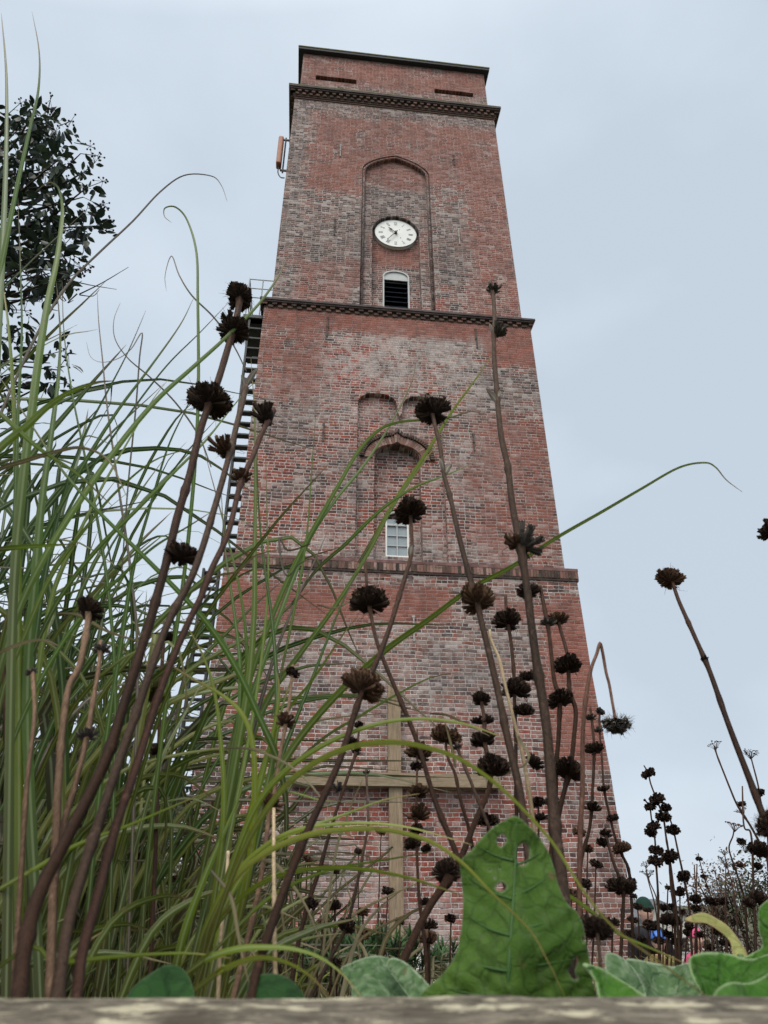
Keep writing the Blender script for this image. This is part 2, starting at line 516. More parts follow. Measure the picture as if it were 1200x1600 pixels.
# cornices -----------------------------------------------------------
def ring_box(m, w_in, w_out, z0, z1, c=0.5):
    m.box(-w_out, w_out, -w_out, -w_in, z0, z1, c)
    m.box(-w_out, w_out, w_in, w_out, z0, z1, c)
    m.box(-w_out, -w_in, -w_in + .002, w_in - .002, z0, z1, c)
    m.box(w_in, w_out, -w_in + .002, w_in - .002, z0, z1, c)
def dentils(m, w_in, w_out, z0, z1, pitch, duty, off, rnd):
    n = int(2 * w_out / pitch)
    for k in range(n):
        u = -w_out + .02 + (k + off) * pitch
        if u + pitch * duty > w_out: break
        c = rnd.uniform(0.1, 0.6)
        m.box(u, u + pitch * duty, -w_out, -w_in, z0, z1, c)
        m.box(-w_out, -w_in, u, u + pitch * duty, z0, z1, c)
        m.box(w_in, w_out, u, u + pitch * duty, z0, z1, c)
rnd = random.Random(4)
# lower string course: a rowlock of bricks on edge under a thin ledge
m = MB(); ring_box(m, 4.0, 4.545, 7.54, 7.62, 0.3)
ledge = tpart("ledge", m, M_corn_brick)
m = MB()
k = 0
u = -4.52
while u < 4.5:
    ww = rnd.uniform(.07, .09)
    hz = rnd.uniform(0, .012)
    m.box(u, u + ww - .014, -4.545 - rnd.uniform(0, .012), -4.4, 7.335, 7.535 - hz, rnd.random())
    m.box(-4.545, -4.4, u, u + ww - .014, 7.335, 7.535 - hz, rnd.random())
    m.box(4.4, 4.545, u, u + ww - .014, 7.335, 7.535 - hz, rnd.random())
    u += ww
ring_box(m, 4.1, 4.528, 7.333, 7.537, 0.9)
ring_box(m, 4.1, 4.535, 7.27, 7.331, 0.1)
tpart("string_course", m, M_row)
# second cornice
m = MB()
ring_box(m, 4.0, 4.40, 16.455, 16.53, 0.0); ring_box(m, 4.0, 4.365, 16.40, 16.453, 0.0)
tpart("cornice_slab", m, M_corn_dark)
m = MB()
dentils(m, 4.2, 4.335, 16.315, 16.398, 0.30, 0.5, 0.0, rnd)
dentils(m, 4.2, 4.30, 16.228, 16.313, 0.30, 0.5, 0.5, rnd)
ring_box(m, 4.1, 4.262, 16.226, 16.398, 0.15)
tpart("cornice", m, M_row)
# third cornice
m = MB()
ring_box(m, 3.8, 4.26, 28.115, 28.20, 0.0); ring_box(m, 3.8, 4.215, 28.05, 28.113, 0.0)
tpart("cornice_slab", m, M_corn_dark)
m = MB(); ring_box(m, 3.85, 4.265, 28.202, 28.235)
tpart("lead_flashing", m, M_moss)
m = MB()
dentils(m, 4.0, 4.185, 27.935, 28.048, 0.27, 0.5, 0.0, rnd)
dentils(m, 4.0, 4.135, 27.82, 27.933, 0.27, 0.5, 0.5, rnd)
ring_box(m, 3.9, 4.09, 27.818, 28.048, 0.12)
ring_box(m, 3.9, 4.075, 27.745, 27.816, 0.2); ring_box(m, 3.9, 4.045, 27.67, 27.743, 0.35)
tpart("cornice", m, M_row)
# roof slab with thin mossy edge
m = MB(); m.box(-4.05, 4.05, -4.05, 4.05, 31.14, 31.27)
tpart("roof_soffit", m, plain("roof_soffit_board", (0.030, 0.032, 0.040), 0.7, 0.2, 2))
m = MB(); m.box(-4.07, 4.07, -4.07, 4.07, 31.272, 31.33)
tpart("roof", m, M_moss)

# ogee arch over the niche of the middle storey
def ogee(u, half, z0, zt):
    """height of an ogee-headed arch line at offset u"""
    s = min(1, abs(u) / half)
    return z0 + (zt - z0) * (math.sqrt(max(0, 1 - s * s)) * 0.86 + max(0, 1 - s * 7) * 0.14)
m = MB()
yf = -4.27 + 0.17
N = 34
def ring(m, h0, h1, zb, t0, t1, y0, y1, n, lo, hi, gap=.12):
    for k in range(n):
        a0 = math.pi * (k + gap / 2) / n; a1 = math.pi * (k + 1 - gap / 2) / n
        q = []
        for a in (a0, a1):
            for (h, tz) in ((h0, t0), (h1, t1)):
                x = math.cos(a)
                z = zb + tz * (math.sin(a) * 0.85 + max(0, 1 - abs(x) * 6) * 0.15)
                q.append((-0.11 + h * x, z))
        (p0, p1, p2, p3) = q
        c = rnd.uniform(lo, hi)
        vs = [(p[0], y, p[1]) for y in (y0, y1) for p in (p0, p1, p3, p2)]
        m.add(vs, [(0, 1, 2, 3), (7, 6, 5, 4), (0, 4, 5, 1), (1, 5, 6, 2), (2, 6, 7, 3), (3, 7, 4, 0)], c)
ring(m, 0.70, 0.93, 10.98, 0.58, 0.86, yf - 0.05, yf + 0.1, 30, 0.55, 1.0)
tpart("arch_ring", m, M_row)
m = MB(); ring(m, 0.95, 1.07, 10.98, 0.89, 1.03, yf - 0.10, yf + 0.1, 38, 0.0, 0.45, .3)
tpart("hood_mould", m, M_row)
# roll moulding round the tall niche of the clock storey
def moulding(u0, u1, zlo, zs, rise, point, y, r, name, mat):
    pts = [(u0, zlo)]
    o = arch(u0, u1, zlo, zs, rise, point, 20)[2:]
    path = [Vector((o[0][0], y, zlo))] + [Vector((p[0], y, p[1])) for p in o] + [Vector((o[-1][0], y, zlo))]
    m = MB(); m.tube(path, [r] * len(path), 8, 0.3)
    return tpart(name, m, mat, smooth=True)
moulding(-1.215, 1.155, LB3 + .02, 23.72, 0.93, 0.35, -4.05 + 0.085, 0.05, "roll_moulding", M_B3)

# clock --------------------------------------------------------------
M_white = plain("white_enamel", (0.78, 0.79, 0.78), 0.5, 0.05, 3)
M_iron = plain("black_iron", (0.018, 0.018, 0.02), 0.5, 0.3, 10)
M_num = plain("grey_numeral_paint", (0.33, 0.34, 0.35), 0.7, 0.1, 10)
CY = -4.05 + 0.30
CU, CZ, CR = -0.03, rz(20.36, 0.32), 0.735
def disc(m, cu, cz, r, y0, y1, n=48, c=0.5):
    vs = [(cu + r * math.cos(2 * math.pi * i / n), y, cz + r * math.sin(2 * math.pi * i / n)) for y in (y0, y1) for i in range(n)]
    fs = [tuple(range(n)), tuple(range(2 * n - 1, n - 1, -1))] + [(i, n + i, n + (i + 1) % n, (i + 1) % n) for i in range(n)]
    m.add(vs, fs, c)
m = MB(); disc(m, CU, CZ, CR, CY, CY + 0.155)
clock = tpart("clock_face", m, M_white)
m = MB()
for i in range(48):
    a0, a1 = 2 * math.pi * i / 48, 2 * math.pi * (i + 1) / 48
    vs = []
    for a in (a0, a1):
        for (r_, y) in ((CR - .0, CY - .01), (CR + .010, CY - .01), (CR + .010, CY + .03), (CR - .0, CY + .03)):
            vs.append((CU + r_ * math.cos(a), y, CZ + r_ * math.sin(a)))
    m.add(vs, [(0, 1, 5, 4), (1, 2, 6, 5), (2, 3, 7, 6), (3, 0, 4, 7)])
rim = tpart("rim", m, M_num, clock)
def bar(m, a, r0, r1, w0, w1, y0, y1):
    """radial bar at clock angle a (0 = twelve, clockwise)"""
    d = Vector((math.sin(a), math.cos(a))); n = Vector((d.y, -d.x))
    q = [d * r0 - n * w0, d * r0 + n * w0, d * r1 + n * w1, d * r1 - n * w1]
    vs = [(CU + p.x, y, CZ + p.y) for y in (y0, y1) for p in q]
    m.add(vs, [(0, 1, 2, 3), (7, 6, 5, 4), (0, 4, 5, 1), (1, 5, 6, 2), (2, 6, 7, 3), (3, 7, 4, 0)])
def stroke(m, p, q, w, y0, y1):
    p, q = Vector(p), Vector(q)
    d = (q - p).normalized(); n = Vector((d.y, -d.x)) * w
    vs = [(CU + t.x, y, CZ + t.y) for y in (y0, y1) for t in (p - n, p + n, q + n, q - n)]
    m.add(vs, [(0, 1, 2, 3), (7, 6, 5, 4), (0, 4, 5, 1), (1, 5, 6, 2), (2, 6, 7, 3), (3, 7, 4, 0)])
ROM = ["XII", "I", "II", "III", "IIII", "V", "VI", "VII", "VIII", "IX", "X", "XI"]
for i, s in enumerate(ROM):
    m = MB()
    a = 2 * math.pi * i / 12
    d = Vector((math.sin(a), math.cos(a))); n = Vector((d.y, -d.x))
    wd = {'I': .028, 'V': .062, 'X': .062}
    tot = sum(wd[c] for c in s)
    x = -tot / 2
    r0, r1 = 0.47, 0.60
    yy = (CY - .006, CY + .002)
    P_ = lambda r_, x_: d * r_ + n * x_
    for c in s:
        k = wd[c]
        if c == 'I':
            stroke(m, P_(r0, x + k / 2), P_(r1, x + k / 2), .008, *yy)
        elif c == 'V':
            stroke(m, P_(r1, x + .008), P_(r0, x + k / 2), .009, *yy)
            stroke(m, P_(r1, x + k - .008), P_(r0, x + k / 2), .004, yy[0] - .001, yy[1])
        else:
            stroke(m, P_(r1, x + .006), P_(r0, x + k - .006), .009, *yy)
            stroke(m, P_(r0, x + .006), P_(r1, x + k - .006), .004, yy[0] - .001, yy[1])
        x += k
    stroke(m, P_(r0 - .008, -tot / 2), P_(r0 - .008, tot / 2), .003, *yy)
    stroke(m, P_(r1 + .008, -tot / 2), P_(r1 + .008, tot / 2), .003, *yy)
    tpart("numeral", m, M_num, clock)
clock.scale = (1, 1, .93)
clock.location.z = -TZ + CZ * .07
HY = CY - .05
m = MB(); ah = R(-46); bar(m, ah, -.08, .33, .014, .010, HY, HY + .015); bar(m, ah, .20, .27, .032, .032, HY - .001, HY + .016); bar(m, ah, .27, .36, .03, .003, HY - .002, HY + .017)
tpart("hour_hand", m, M_iron, clock)
m = MB(); am = R(214); bar(m, am, -.10, .56, .015, .006, HY - .03, HY - .015); bar(m, am, .47, .52, .016, .016, HY - .031, HY - .014)
tpart("minute_hand", m, M_iron, clock)
m = MB(); disc(m, CU, CZ, .045, HY - .04, CY + .001, 16)
tpart("hub", m, M_iron, clock)
for (du_, dz_) in ((.14, .22), (.17, -.22)):
    m = MB(); disc(m, CU + du_, CZ + dz_, .016, CY - .01, CY + .001, 10)
    tpart("fixing_hole", m, M_iron, clock)

# louvred opening
M_frame = plain("white_window_paint", (0.46, 0.48, 0.49), 0.5, 0.08, 6)
M_lou = plain("navy_louvre_paint", (0.005, 0.009, 0.018), 0.7, 0.3, 6, .1)
def frame_from(outline, inset, y0, y1, m):
    n = len(outline)
    uc = sum(p[0] for p in outline) / n; zc = sum(p[1] for p in outline) / n
    inn = []
    for i in range(n):
        p = Vector(outline[i]); a = Vector(outline[i - 1]); b = Vector(outline[(i + 1) % n])
        t1 = (p - a).normalized(); t2 = (b - p).normalized()
        nn = Vector((-(t1 + t2).y, (t1 + t2).x)).normalized()
        cs = max(.4, nn.dot(Vector((-t1.y, t1.x))))
        inn.append(p + nn * (inset / cs))
    for i in range(n):
        j = (i + 1) % n
        q = [outline[i], outline[j], inn[j], inn[i]]
        vs = [(p[0], y, p[1]) for y in (y0, y1) for p in q]
        m.add(vs, [(0, 1, 2, 3), (7, 6, 5, 4), (0, 4, 5, 1), (1, 5, 6, 2), (2, 6, 7, 3), (3, 7, 4, 0)])
    return inn
lo_out = arch(-0.475, 0.435, LB3 + 0.055, 18.75, 0.295, 0.0, 12)
yl = -4.05 + 0.44
m = MB(); inn = frame_from(lo_out, 0.05, yl - .015, yl + .1, m)
louvre = tpart("louvre_window", m, M_frame)
m = MB()
top = [p for p in arch(-0.43, 0.39, 18.62, 18.74, 0.25, 0, 12)]
vs = [(p[0], y, p[1]) for y in (yl + .03, yl + .06) for p in top]
n = len(top)
m.add(vs, [tuple(range(n)), tuple(range(2 * n - 1, n - 1, -1))] + [(i, n + i, n + (i + 1) % n, (i + 1) % n) for i in range(n)])
tpart("tympanum", m, M_frame, louvre)
m = MB()
for k in range(9):
    z = LB3 + .12 + k * .218
    m.add([(-.43, yl + .02, z - .03), (.39, yl + .02, z - .03), (.39, yl + .18, z + .14), (-.43, yl + .18, z + .14),
           (-.43, yl + .02, z), (.39, yl + .02, z), (.39, yl + .18, z + .17), (-.43, yl + .18, z + .17)],
          [(0, 1, 2, 3), (7, 6, 5, 4), (0, 4, 5, 1), (1, 5, 6, 2), (2, 6, 7, 3), (3, 7, 4, 0)])
tpart("slat", m, M_lou, louvre)
m = MB(); m.box(-.43, .39, yl + .19, yl + .205, LB3 + .06, 18.62)
tpart("backing", m, M_lou, louvre)

# lower window
yw = -4.27 + 0.50
wo = arch(-0.415, 0.235, 8.075, rz(8.98, .5), 0.235, 0, 14)
m = MB(); frame_from(wo, .05, yw - .0, yw + .07, m)
win = tpart("window", m, plain("white_sash_paint", (0.80, 0.80, 0.78), 0.4, 0.04, 6))
m = MB()
m.box(-.365, .185, yw + .005, yw + .06, 9.03, 9.09)
m.box(-.105, -.075, yw + .01, yw + .055, 8.12, 9.03)
for z in (8.42, 8.72):
    m.box(-.365, -.105, yw + .02, yw + .05, z, z + .022); m.box(-.075, .185, yw + .02, yw + .05, z, z + .022)
tpart("glazing_bar", m, M_frame, win)
def glass():
    t = NT("grey_window_glass")
    n = t.noise(t.tc(), 2.0, 2)
    c = t.ramp(n, [(.3, (.20, .25, .28)), (.7, (.28, .33, .36))])
    return t.done(c, 0.12, 0.6)
m = MB(); m.box(-.37, .19, yw + .062, yw + .068, 8.1, 9.25)
tpart("pane", m, glass(), win)
# wall anchors
M_rust = plain("weathered_anchor_iron", (0.10, 0.085, 0.08), 0.9, 0.4, 20)
M_zinc = plain("pale_anchor_iron", (0.36, 0.34, 0.33), 0.8, 0.3, 20)
for (u_, z_, l_, w_, mt) in ((-2.12, 24.3, .7, 4.03, M_zinc), (2.2, 24.5, .6, 4.03, M_rust), (2.17, 20.1, .8, 4.052, M_zinc), (-2.2, 20.0, .8, 4.052, M_rust),
                             (-2.27, 15.2, .8, 4.262, M_rust), (2.43, 15.2, .8, 4.262, M_rust), (-2.23, 11.3, .6, 4.28, M_rust), (2.09, 11.3, .6, 4.28, M_rust),
                             (0.19, 5.5, .65, 4.525, M_zinc), (-2.12, 5.4, .5, 4.525, M_zinc)):
    m = MB()
    m.box(u_ - .018, u_ + .018, -w_ - .045, -w_ - .012, z_, z_ + l_)
    m.box(u_ - .03, u_ + .03, -w_ - .06, -w_ + .05, z_ + l_ * .45, z_ + l_ * .45 + .06)
    m.box(u_ - .035, u_ + .035, -w_ - .047, -w_ - .010, z_ + l_ - .05, z_ + l_ + .002)
    tpart("wall_anchor", m, mt)

# timber frame bolted to the foot of the tower
def wood(name, a, b, grain=(6, 6, 0.6), dist=0.002):
    t = NT(name)
    mp = t.n('Mapping'); t.L(t.tc(), mp.inputs[0]); mp.inputs['Scale'].default_value = grain
    f = t.noise(mp.outputs[0], 6.0, 6, 0.65, 0.5)
    g = t.noise(t.tc(), 3.0, 3)
    c = t.ramp(f, [(.3, a), (.7, b)])
    c = t.mix(t.math('MULTIPLY', t.smooth(g, .5, .75), .4), c, (0.13, 0.115, 0.08))
    t.bump(f, dist)
    return t.done(c, 0.85, 0.2)
M_timber = wood("weathered_timber", (0.18, 0.13, 0.085), (0.36, 0.28, 0.195))
M_timber_h = wood("weathered_timber_beam", (0.18, 0.14, 0.09), (0.35, 0.28, 0.20), (0.6, 6, 6))
frame = empty("timber_frame", TC, R(6.384))
tag(frame, "weathered timber cross frame bolted against the foot of the brick tower", "timber frame")
m = MB(); m.box(-.47, -.19, -4.80, -4.63, 2.445, 4.33)
tpart("post", m, M_timber, None).parent = frame
m = MB(); m.box(-.455, -.175, -4.82, -4.66, -1.75, 2.165)
tpart("post", m, M_timber, None).parent = frame
m = MB(); m.box(-2.53, 1.97, -4.90, -4.60, 2.17, 2.442)
tpart("beam", m, M_timber_h, None).parent = frame

# antenna panel on the left flank
ant = empty("mobile_antenna", (0, 0, 0))
tag(ant, "orange brown antenna panel bracketed to the upper left edge of the tower", "antenna")
def tw(u_, y_, z_):
    return tower.matrix_basis @ Vector((u_, y_, z_ - TZ))
M_ant = plain("terracotta_antenna_shell", (0.30, 0.115, 0.065), 0.5, 0.1, 3)
ant.parent = None
ant.location = TC; ant.rotation_euler = tower.rotation_euler
bpy.context.view_layer.update()
m = MB(); m.box(-4.46, -4.27, -3.95, -3.62, 23.75, 25.35)
b_ = m.build("panel", M_ant, ant); b_.location = (0, 0, -TZ)
bv = b_.modifiers.new("bevel", 'BEVEL'); bv.width = .06; bv.segments = 3
m = MB(); m.tube([(-4.20, -3.75, 23.45), (-4.20, -3.75, 25.5)], [.03, .03], 8)
for z in (23.55, 25.35):
    m.box(-4.30, -4.0, -3.78, -3.72, z, z + .06)
b_ = m.build("bracket", M_iron, ant); b_.location = (0, 0, -TZ)
m = MB(); m.tube(spline([Vector(p) for p in ((-4.33, -3.8, 23.76), (-4.36, -3.8, 23.4), (-4.25, -3.78, 23.15), (-4.1, -3.8, 23.1))]), [.022] * 19, 6)
b_ = m.build("cable", M_iron, ant); b_.location = (0, 0, -TZ)

# steel escape stair on the left flank
M_steel = plain("galvanised_steel_dark", (0.035, 0.042, 0.045), 0.5, 0.3, 12)
M_steel_l = plain("galvanised_steel", (0.30, 0.32, 0.33), 0.5, 0.2, 12)
st = empty("escape_ladder", TC, R(6.384))
tag(st, "dark steel escape ladder with landing fixed to the left flank of the tower", "ladder")
def lpart(name, m, mat):
    o = m.build(name, mat, st); o.location = (0, 0, -TZ); return o
def ladder(x0, x1, y0, y1, z0, z1, pitch, th):
    m = MB()
    for x in (x0, x1):
        m.box(x - .03, x + .03, y0, y1, z0, z1)
    lpart("stringer", m, M_steel)
    z = z0 + .1
    while z < z1 - .05:
        m = MB()
        m.box(x0 + .03, x1 - .03, y0 + .01, y1 - .01, z, z + th)
        lpart("rung", m, M_steel)
        z += pitch
ladder(-4.70, -4.22, -3.95, -3.72, 7.9, 16.1, 0.40, 0.05)
ladder(-5.02, -4.65, -4.25, -4.03, 1.85, 7.3, 0.21, 0.03)
m = MB(); m.box(-5.35, -4.64, -4.45, -3.5, 1.55, 1.82)
lpart("landing", m, M_steel)
m = MB()
for k in range(11):
    m.box(-5.4, -4.7, -4.40 + k * .07, -4.37 + k * .07, 1.84, 1.86)
for x in (-5.3, -5.05):
    m.tube([(x, -4.4, 1.8), (x, -4.4, 3.6)], [.018] * 2, 6)
for z in (2.3, 2.75, 3.2, 3.6):
    m.tube([(-5.3, -4.4, z), (-4.75, -4.4, z)], [.014] * 2, 6)
lpart("railing", m, M_steel)
m = MB()
for z in (16.95, 17.35, 17.75):
    m.tube([(-4.85, -3.9, z), (-4.0, -3.9, z)], [.018] * 2, 6); m.tube([(-4.85, -3.9, z), (-4.85, -1.9, z)], [.018] * 2, 6)
for (x, y) in ((-4.85, -3.9), (-4.42, -3.9), (-4.85, -2.9), (-4.85, -1.9)):
    m.tube([(x, y, 16.0), (x, y, 17.77)], [.02] * 2, 6)
lpart("railing", m, M_steel_l)
m = MB(); m.box(-4.9, -4.3, -4.0, -1.8, 16.0, 16.12)
lpart("landing", m, M_steel)
for z in (3.5, 6.2):
    m = MB(); m.box(-4.80, -4.45, -4.16, -4.12, z, z + .05); lpart("bracket", m, M_steel)
for z in (9.5, 12, 14.5):
    m = MB(); m.box(-4.5, -4.2, -3.86, -3.82, z, z + .05); lpart("bracket", m, M_steel)

# ------------------------------------------------------------------ ground, bed, border timber
GZ = -1.70
def soil_z(x, y):
    if y < 0.24: return -0.09
    if y < 4.5: z = -0.065 - 0.07 * y
    elif y < 5.6: z = -0.38 + (GZ + 0.38) * (y - 4.5) / 1.1
    else: z = GZ
    return z + 0.012 * mnoise.noise(Vector((x * 3, y * 3, 0))) - (0.25 if y > 24 else 0) * min(8, (y - 24) * .04)
def ground_mat():
    t = NT("grass_and_paving")
    oc = t.tc()
    n = t.noise(oc, 0.6, 6, 0.6)
    n2 = t.noise(oc, 30, 4, 0.7)
    c = t.mix(t.smooth(n, .4, .6), (0.07, 0.085, 0.035), (0.16, 0.15, 0.12))
    c = t.mix(t.math('MULTIPLY', n2, .6), c, (0.05, 0.05, 0.03))
    t.bump(n2, 0.03)
    return t.done(c, 0.95, 0.1)
m = MB()
N_ = 60
gx = [-900 + 1800 * i / 12 for i in range(13)]
ys = [5.6, 8, 12, 18, 24, 30, 40, 60, 120, 400, 1500]
for yb in range(len(ys) - 1):
    for i in range(12):
        q = [(gx[i], ys[yb]), (gx[i + 1], ys[yb]), (gx[i + 1], ys[yb + 1]), (gx[i], ys[yb + 1])]
        m.add([(a, b, GZ - max(0, min(3.0, (b - 26) * .1))) for a, b in q], [(0, 1, 2, 3)])
m.add([(-900, -900, GZ), (900, -900, GZ), (900, 5.6, GZ), (-900, 5.6, GZ)], [(0, 1, 2, 3)])
g = m.build("ground", ground_mat()); tag(g, kind='structure')

def soil_mat():
    t = NT("leaf_litter_soil")
    oc = t.tc()
    n = t.noise(oc, 25, 6, 0.75)
    v = t.n('TexVoronoi'); t.L(oc, v.inputs['Vector']); v.inputs['Scale'].default_value = 60
    c = t.ramp(n, [(.3, (.018, .013, .008)), (.55, (.06, .042, .025)), (.75, (.15, .11, .06))])
    c = t.mix(t.smooth(v.outputs['Distance'], .2, .6), (0.11, 0.085, 0.05), c)
    t.bump(t.math('ADD', n, v.outputs['Distance']), 0.012)
    return t.done(c, 0.95, 0.1)
bm = bmesh.new()
nx, ny = 90, 60
grid = []
for j in range(ny + 1):
    y = 0.235 + 5.4 * (j / ny) ** 1.3
    rowv = []
    for i in range(nx + 1):
        x = -6 + 12 * i / nx
        z = soil_z(x, y) + 0.02 * mnoise.noise(Vector((x * 7, y * 7, 3)))
        if j == ny: z = GZ - .02
        rowv.append(bm.verts.new((x, y, z)))
    grid.append(rowv)
for j in range(ny):
    for i in range(nx):
        bm.faces.new((grid[j][i], grid[j][i + 1], grid[j + 1][i + 1], grid[j + 1][i]))
bed = obj("ground", bm, soil_mat(), None, True); tag(bed, kind='structure')

def plank_mat():
    t = NT("lichened_old_timber")
    oc = t.tc()
    mp = t.n('Mapping'); t.L(oc, mp.inputs[0]); mp.inputs['Scale'].default_value = (1, 1.6, 1.6)
    g = t.noise(mp.outputs[0], 110, 7, 0.75, .8)
    n = t.noise(oc, 62, 6, 0.7)
    n3 = t.noise(oc, 38, 4, 0.6)
    c = t.ramp(g, [(.36, (.045, .038, .030)), (.5, (.15, .13, .10)), (.64, (.27, .24, .185))])
    c = t.mix(t.smooth(n, .52, .60), c, (.50, .46, .33))
    c = t.mix(t.math('MULTIPLY', t.smooth(n3, .52, .64), .7), c, (.06, .048, .036))
    t.bump(t.math('ADD', g, n), 0.0015)
    return t.done(c, 0.9, 0.2)
bm = bmesh.new()
nx, ny = 220, 16
gr = []
for j in range(ny + 1):
    rowv = []
    for i in range(nx + 1):
        x = -0.9 + 1.8 * i / nx
        y = 0.02 + 0.215 * j / ny
        edge = min(j, ny - j) / 2
        z = -0.0208 - (0.0025 * (1 - min(1, edge)) ** 2) + 0.0009 * mnoise.noise(Vector((x * 22, y * 60, 0))) + 0.0005 * mnoise.noise(Vector((x * 90, y * 160, 5)))
        rowv.append(bm.verts.new((x, y + (0.0015 * mnoise.noise(Vector((x * 30, 9, 0))) if j == ny else 0), z)))
    gr.append(rowv)
for j in range(ny):
    for i in range(nx):
        bm.faces.new((gr[j][i], gr[j][i + 1], gr[j + 1][i + 1], gr[j + 1][i]))
lowf = [bm.verts.new((v.co.x, v.co.y, -0.2)) for v in gr[0]]
lowb = [bm.verts.new((v.co.x, v.co.y, -0.2)) for v in gr[-1]]
for i in range(nx):
    bm.faces.new((lowf[i], lowf[i + 1], gr[0][i + 1], gr[0][i]))
    bm.faces.new((gr[-1][i], gr[-1][i + 1], lowb[i + 1], lowb[i]))
    bm.faces.new((lowb[i], lowb[i + 1], lowf[i + 1], lowf[i]))
pl = obj("border_plank", bm, plank_mat(), None, True)
tag(pl, "blurred weathered timber edging along the very front of the flower bed", "edging plank")
# retaining wall that carries the planting bed above the lower ground
m = MB(); m.box(-6, 6, -0.06, 0.23, GZ - .01, -0.203)
rw = m.build("retaining_wall", plain("rough_concrete", (0.22, 0.21, 0.19), 0.9, 0.3, 6))
tag(rw, "low retaining wall under the timber edging that holds the flower bed", "wall")
m = MB()
m.add([(-6, .23, GZ), (-6, 5.635, GZ), (-6, 4.5, -.40), (-6, .235, -.09)], [(0, 1, 2, 3)])
m.add([(6, .23, GZ), (6, 5.635, GZ), (6, 4.5, -.40), (6, .235, -.09)], [(3, 2, 1, 0)])
o = m.build("ground", plain("soil_bank", (0.05, 0.04, 0.028), 0.95, 0.3, 9)); tag(o, kind='structure')

# ------------------------------------------------------------------ plant materials
def stem_mat(name, dark, light):
    t = NT(name)
    oc = t.tc()
    mp = t.n('Mapping'); t.L(oc, mp.inputs[0]); mp.inputs['Scale'].default_value = (1, 1, 0.12)
    f = t.noise(mp.outputs[0], 700, 4, 0.65)
    g = t.noise(oc, 14, 4, 0.6)
    c = t.ramp(t.math('MULTIPLY_ADD', f, .55, t.math('MULTIPLY', g, .5)), [(.34, dark), (.68, light)])
    c = t.mix(t.math('MULTIPLY', t.smooth(t.noise(oc, 160, 3), .60, .72), .5), c, tuple(x * 1.7 + .006 for x in light))
    up = t.smooth(t.attr('tint'), .35, 1.0)
    c = t.mix(t.math('MULTIPLY', up, .75), c, t.ramp(f, [(.35, tuple(x * 1.1 + .006 for x in light)), (.65, tuple(x * 2.2 + .025 for x in light))]))
    t.bump(f, 0.0009)
    return t.done(c, 0.7, 0.15)
M_st_dark = stem_mat("dried_stem_dark", (0.009, 0.004, 0.002), (0.042, 0.019, 0.010))
M_st_grey = stem_mat("dried_stem_grey", (0.011, 0.006, 0.0035), (0.060, 0.036, 0.024))
M_st_tan = stem_mat("dried_stem_tan", (0.04, 0.02, 0.012), (0.16, 0.10, 0.062))
M_st_straw = stem_mat("dried_stem_straw", (0.15, 0.10, 0.055), (0.33, 0.255, 0.16))
def head_mat(name, ramp):
    t = NT(name)
    a = t.attr()
    n = t.noise(t.tc(), 9.0, 4, .7)
    c = t.ramp(t.math('MULTIPLY_ADD', n, .5, t.math('MULTIPLY', a, .6)), ramp)
    return t.done(c, 0.85, 0.15)
M_head = head_mat("dried_calyx", [(.2, (0.010, 0.007, 0.006)), (.5, (0.030, 0.019, 0.015)), (.75, (0.075, 0.050, 0.036)), (.98, (0.20, 0.15, 0.105))])
M_head_br = head_mat("dried_calyx_brown", [(.2, (0.022, 0.012, 0.008)), (.55, (0.09, 0.05, 0.032)), (.95, (0.22, 0.14, 0.085))])
M_head_gr = head_mat("dried_calyx_grey", [(.2, (0.03, 0.027, 0.025)), (.55, (0.09, 0.08, 0.072)), (.95, (0.22, 0.20, 0.17))])

def grass_mat(name, a, b, c_, dry, trans=0.35, sheath_shade=0.8):
    t = NT(name)
    at_ = t.attr()          # 0 base .. 1 tip
    hue = t.attr('hue')
    oc = t.tc()
    n = t.noise(oc, 4, 3)
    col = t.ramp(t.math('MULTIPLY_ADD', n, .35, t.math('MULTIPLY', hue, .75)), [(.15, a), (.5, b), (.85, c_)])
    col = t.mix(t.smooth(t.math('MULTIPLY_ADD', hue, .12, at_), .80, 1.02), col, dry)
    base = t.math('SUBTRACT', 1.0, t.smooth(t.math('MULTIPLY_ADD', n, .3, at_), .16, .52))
    col = t.mix(t.math('MULTIPLY', base, sheath_shade), col, (.045, .030, .014))  # brown sheath at the base, also darkened for shade inside the clump
    mid = t.smooth(t.attr('rib'), .6, .95)
    col = t.mix(t.math('MULTIPLY', mid, .45), col, (.30, .36, .18))
    sp = t.smooth(t.noise(oc, 120, 3), .64, .74)
    col = t.mix(t.math('MULTIPLY', sp, .5), col, (.16, .11, .04))
    m = t.done(col, 0.42, 0.4)
    out = t.t.nodes['Material Output']
    tr = t.n('BsdfTranslucent'); t.L(col, tr.inputs[0])
    ms = t.n('MixShader'); ms.inputs[0].default_value = trans
    t.L(t.b.outputs[0], ms.inputs[1]); t.L(tr.outputs[0], ms.inputs[2]); t.L(ms.outputs[0], out.inputs[0])
    return m
M_grass = grass_mat("green_grass_blade", (0.020, 0.068, 0.006), (0.066, 0.145, 0.008), (0.16, 0.22, 0.012), (0.12, 0.085, 0.035))
M_grass_y = grass_mat("yellow_green_grass_blade", (0.08, 0.135, 0.006), (0.18, 0.24, 0.009), (0.32, 0.33, 0.05), (0.26, 0.19, 0.06))
M_grass_dry = grass_mat("dry_grass_blade", (0.11, 0.075, 0.035), (0.20, 0.15, 0.075), (0.33, 0.28, 0.17), (0.2, 0.14, 0.08))
M_grass_pur = grass_mat("purple_brown_grass_tip", (0.05, 0.04, 0.04), (0.10, 0.07, 0.065), (0.14, 0.10, 0.09), (0.12, 0.07, 0.06))

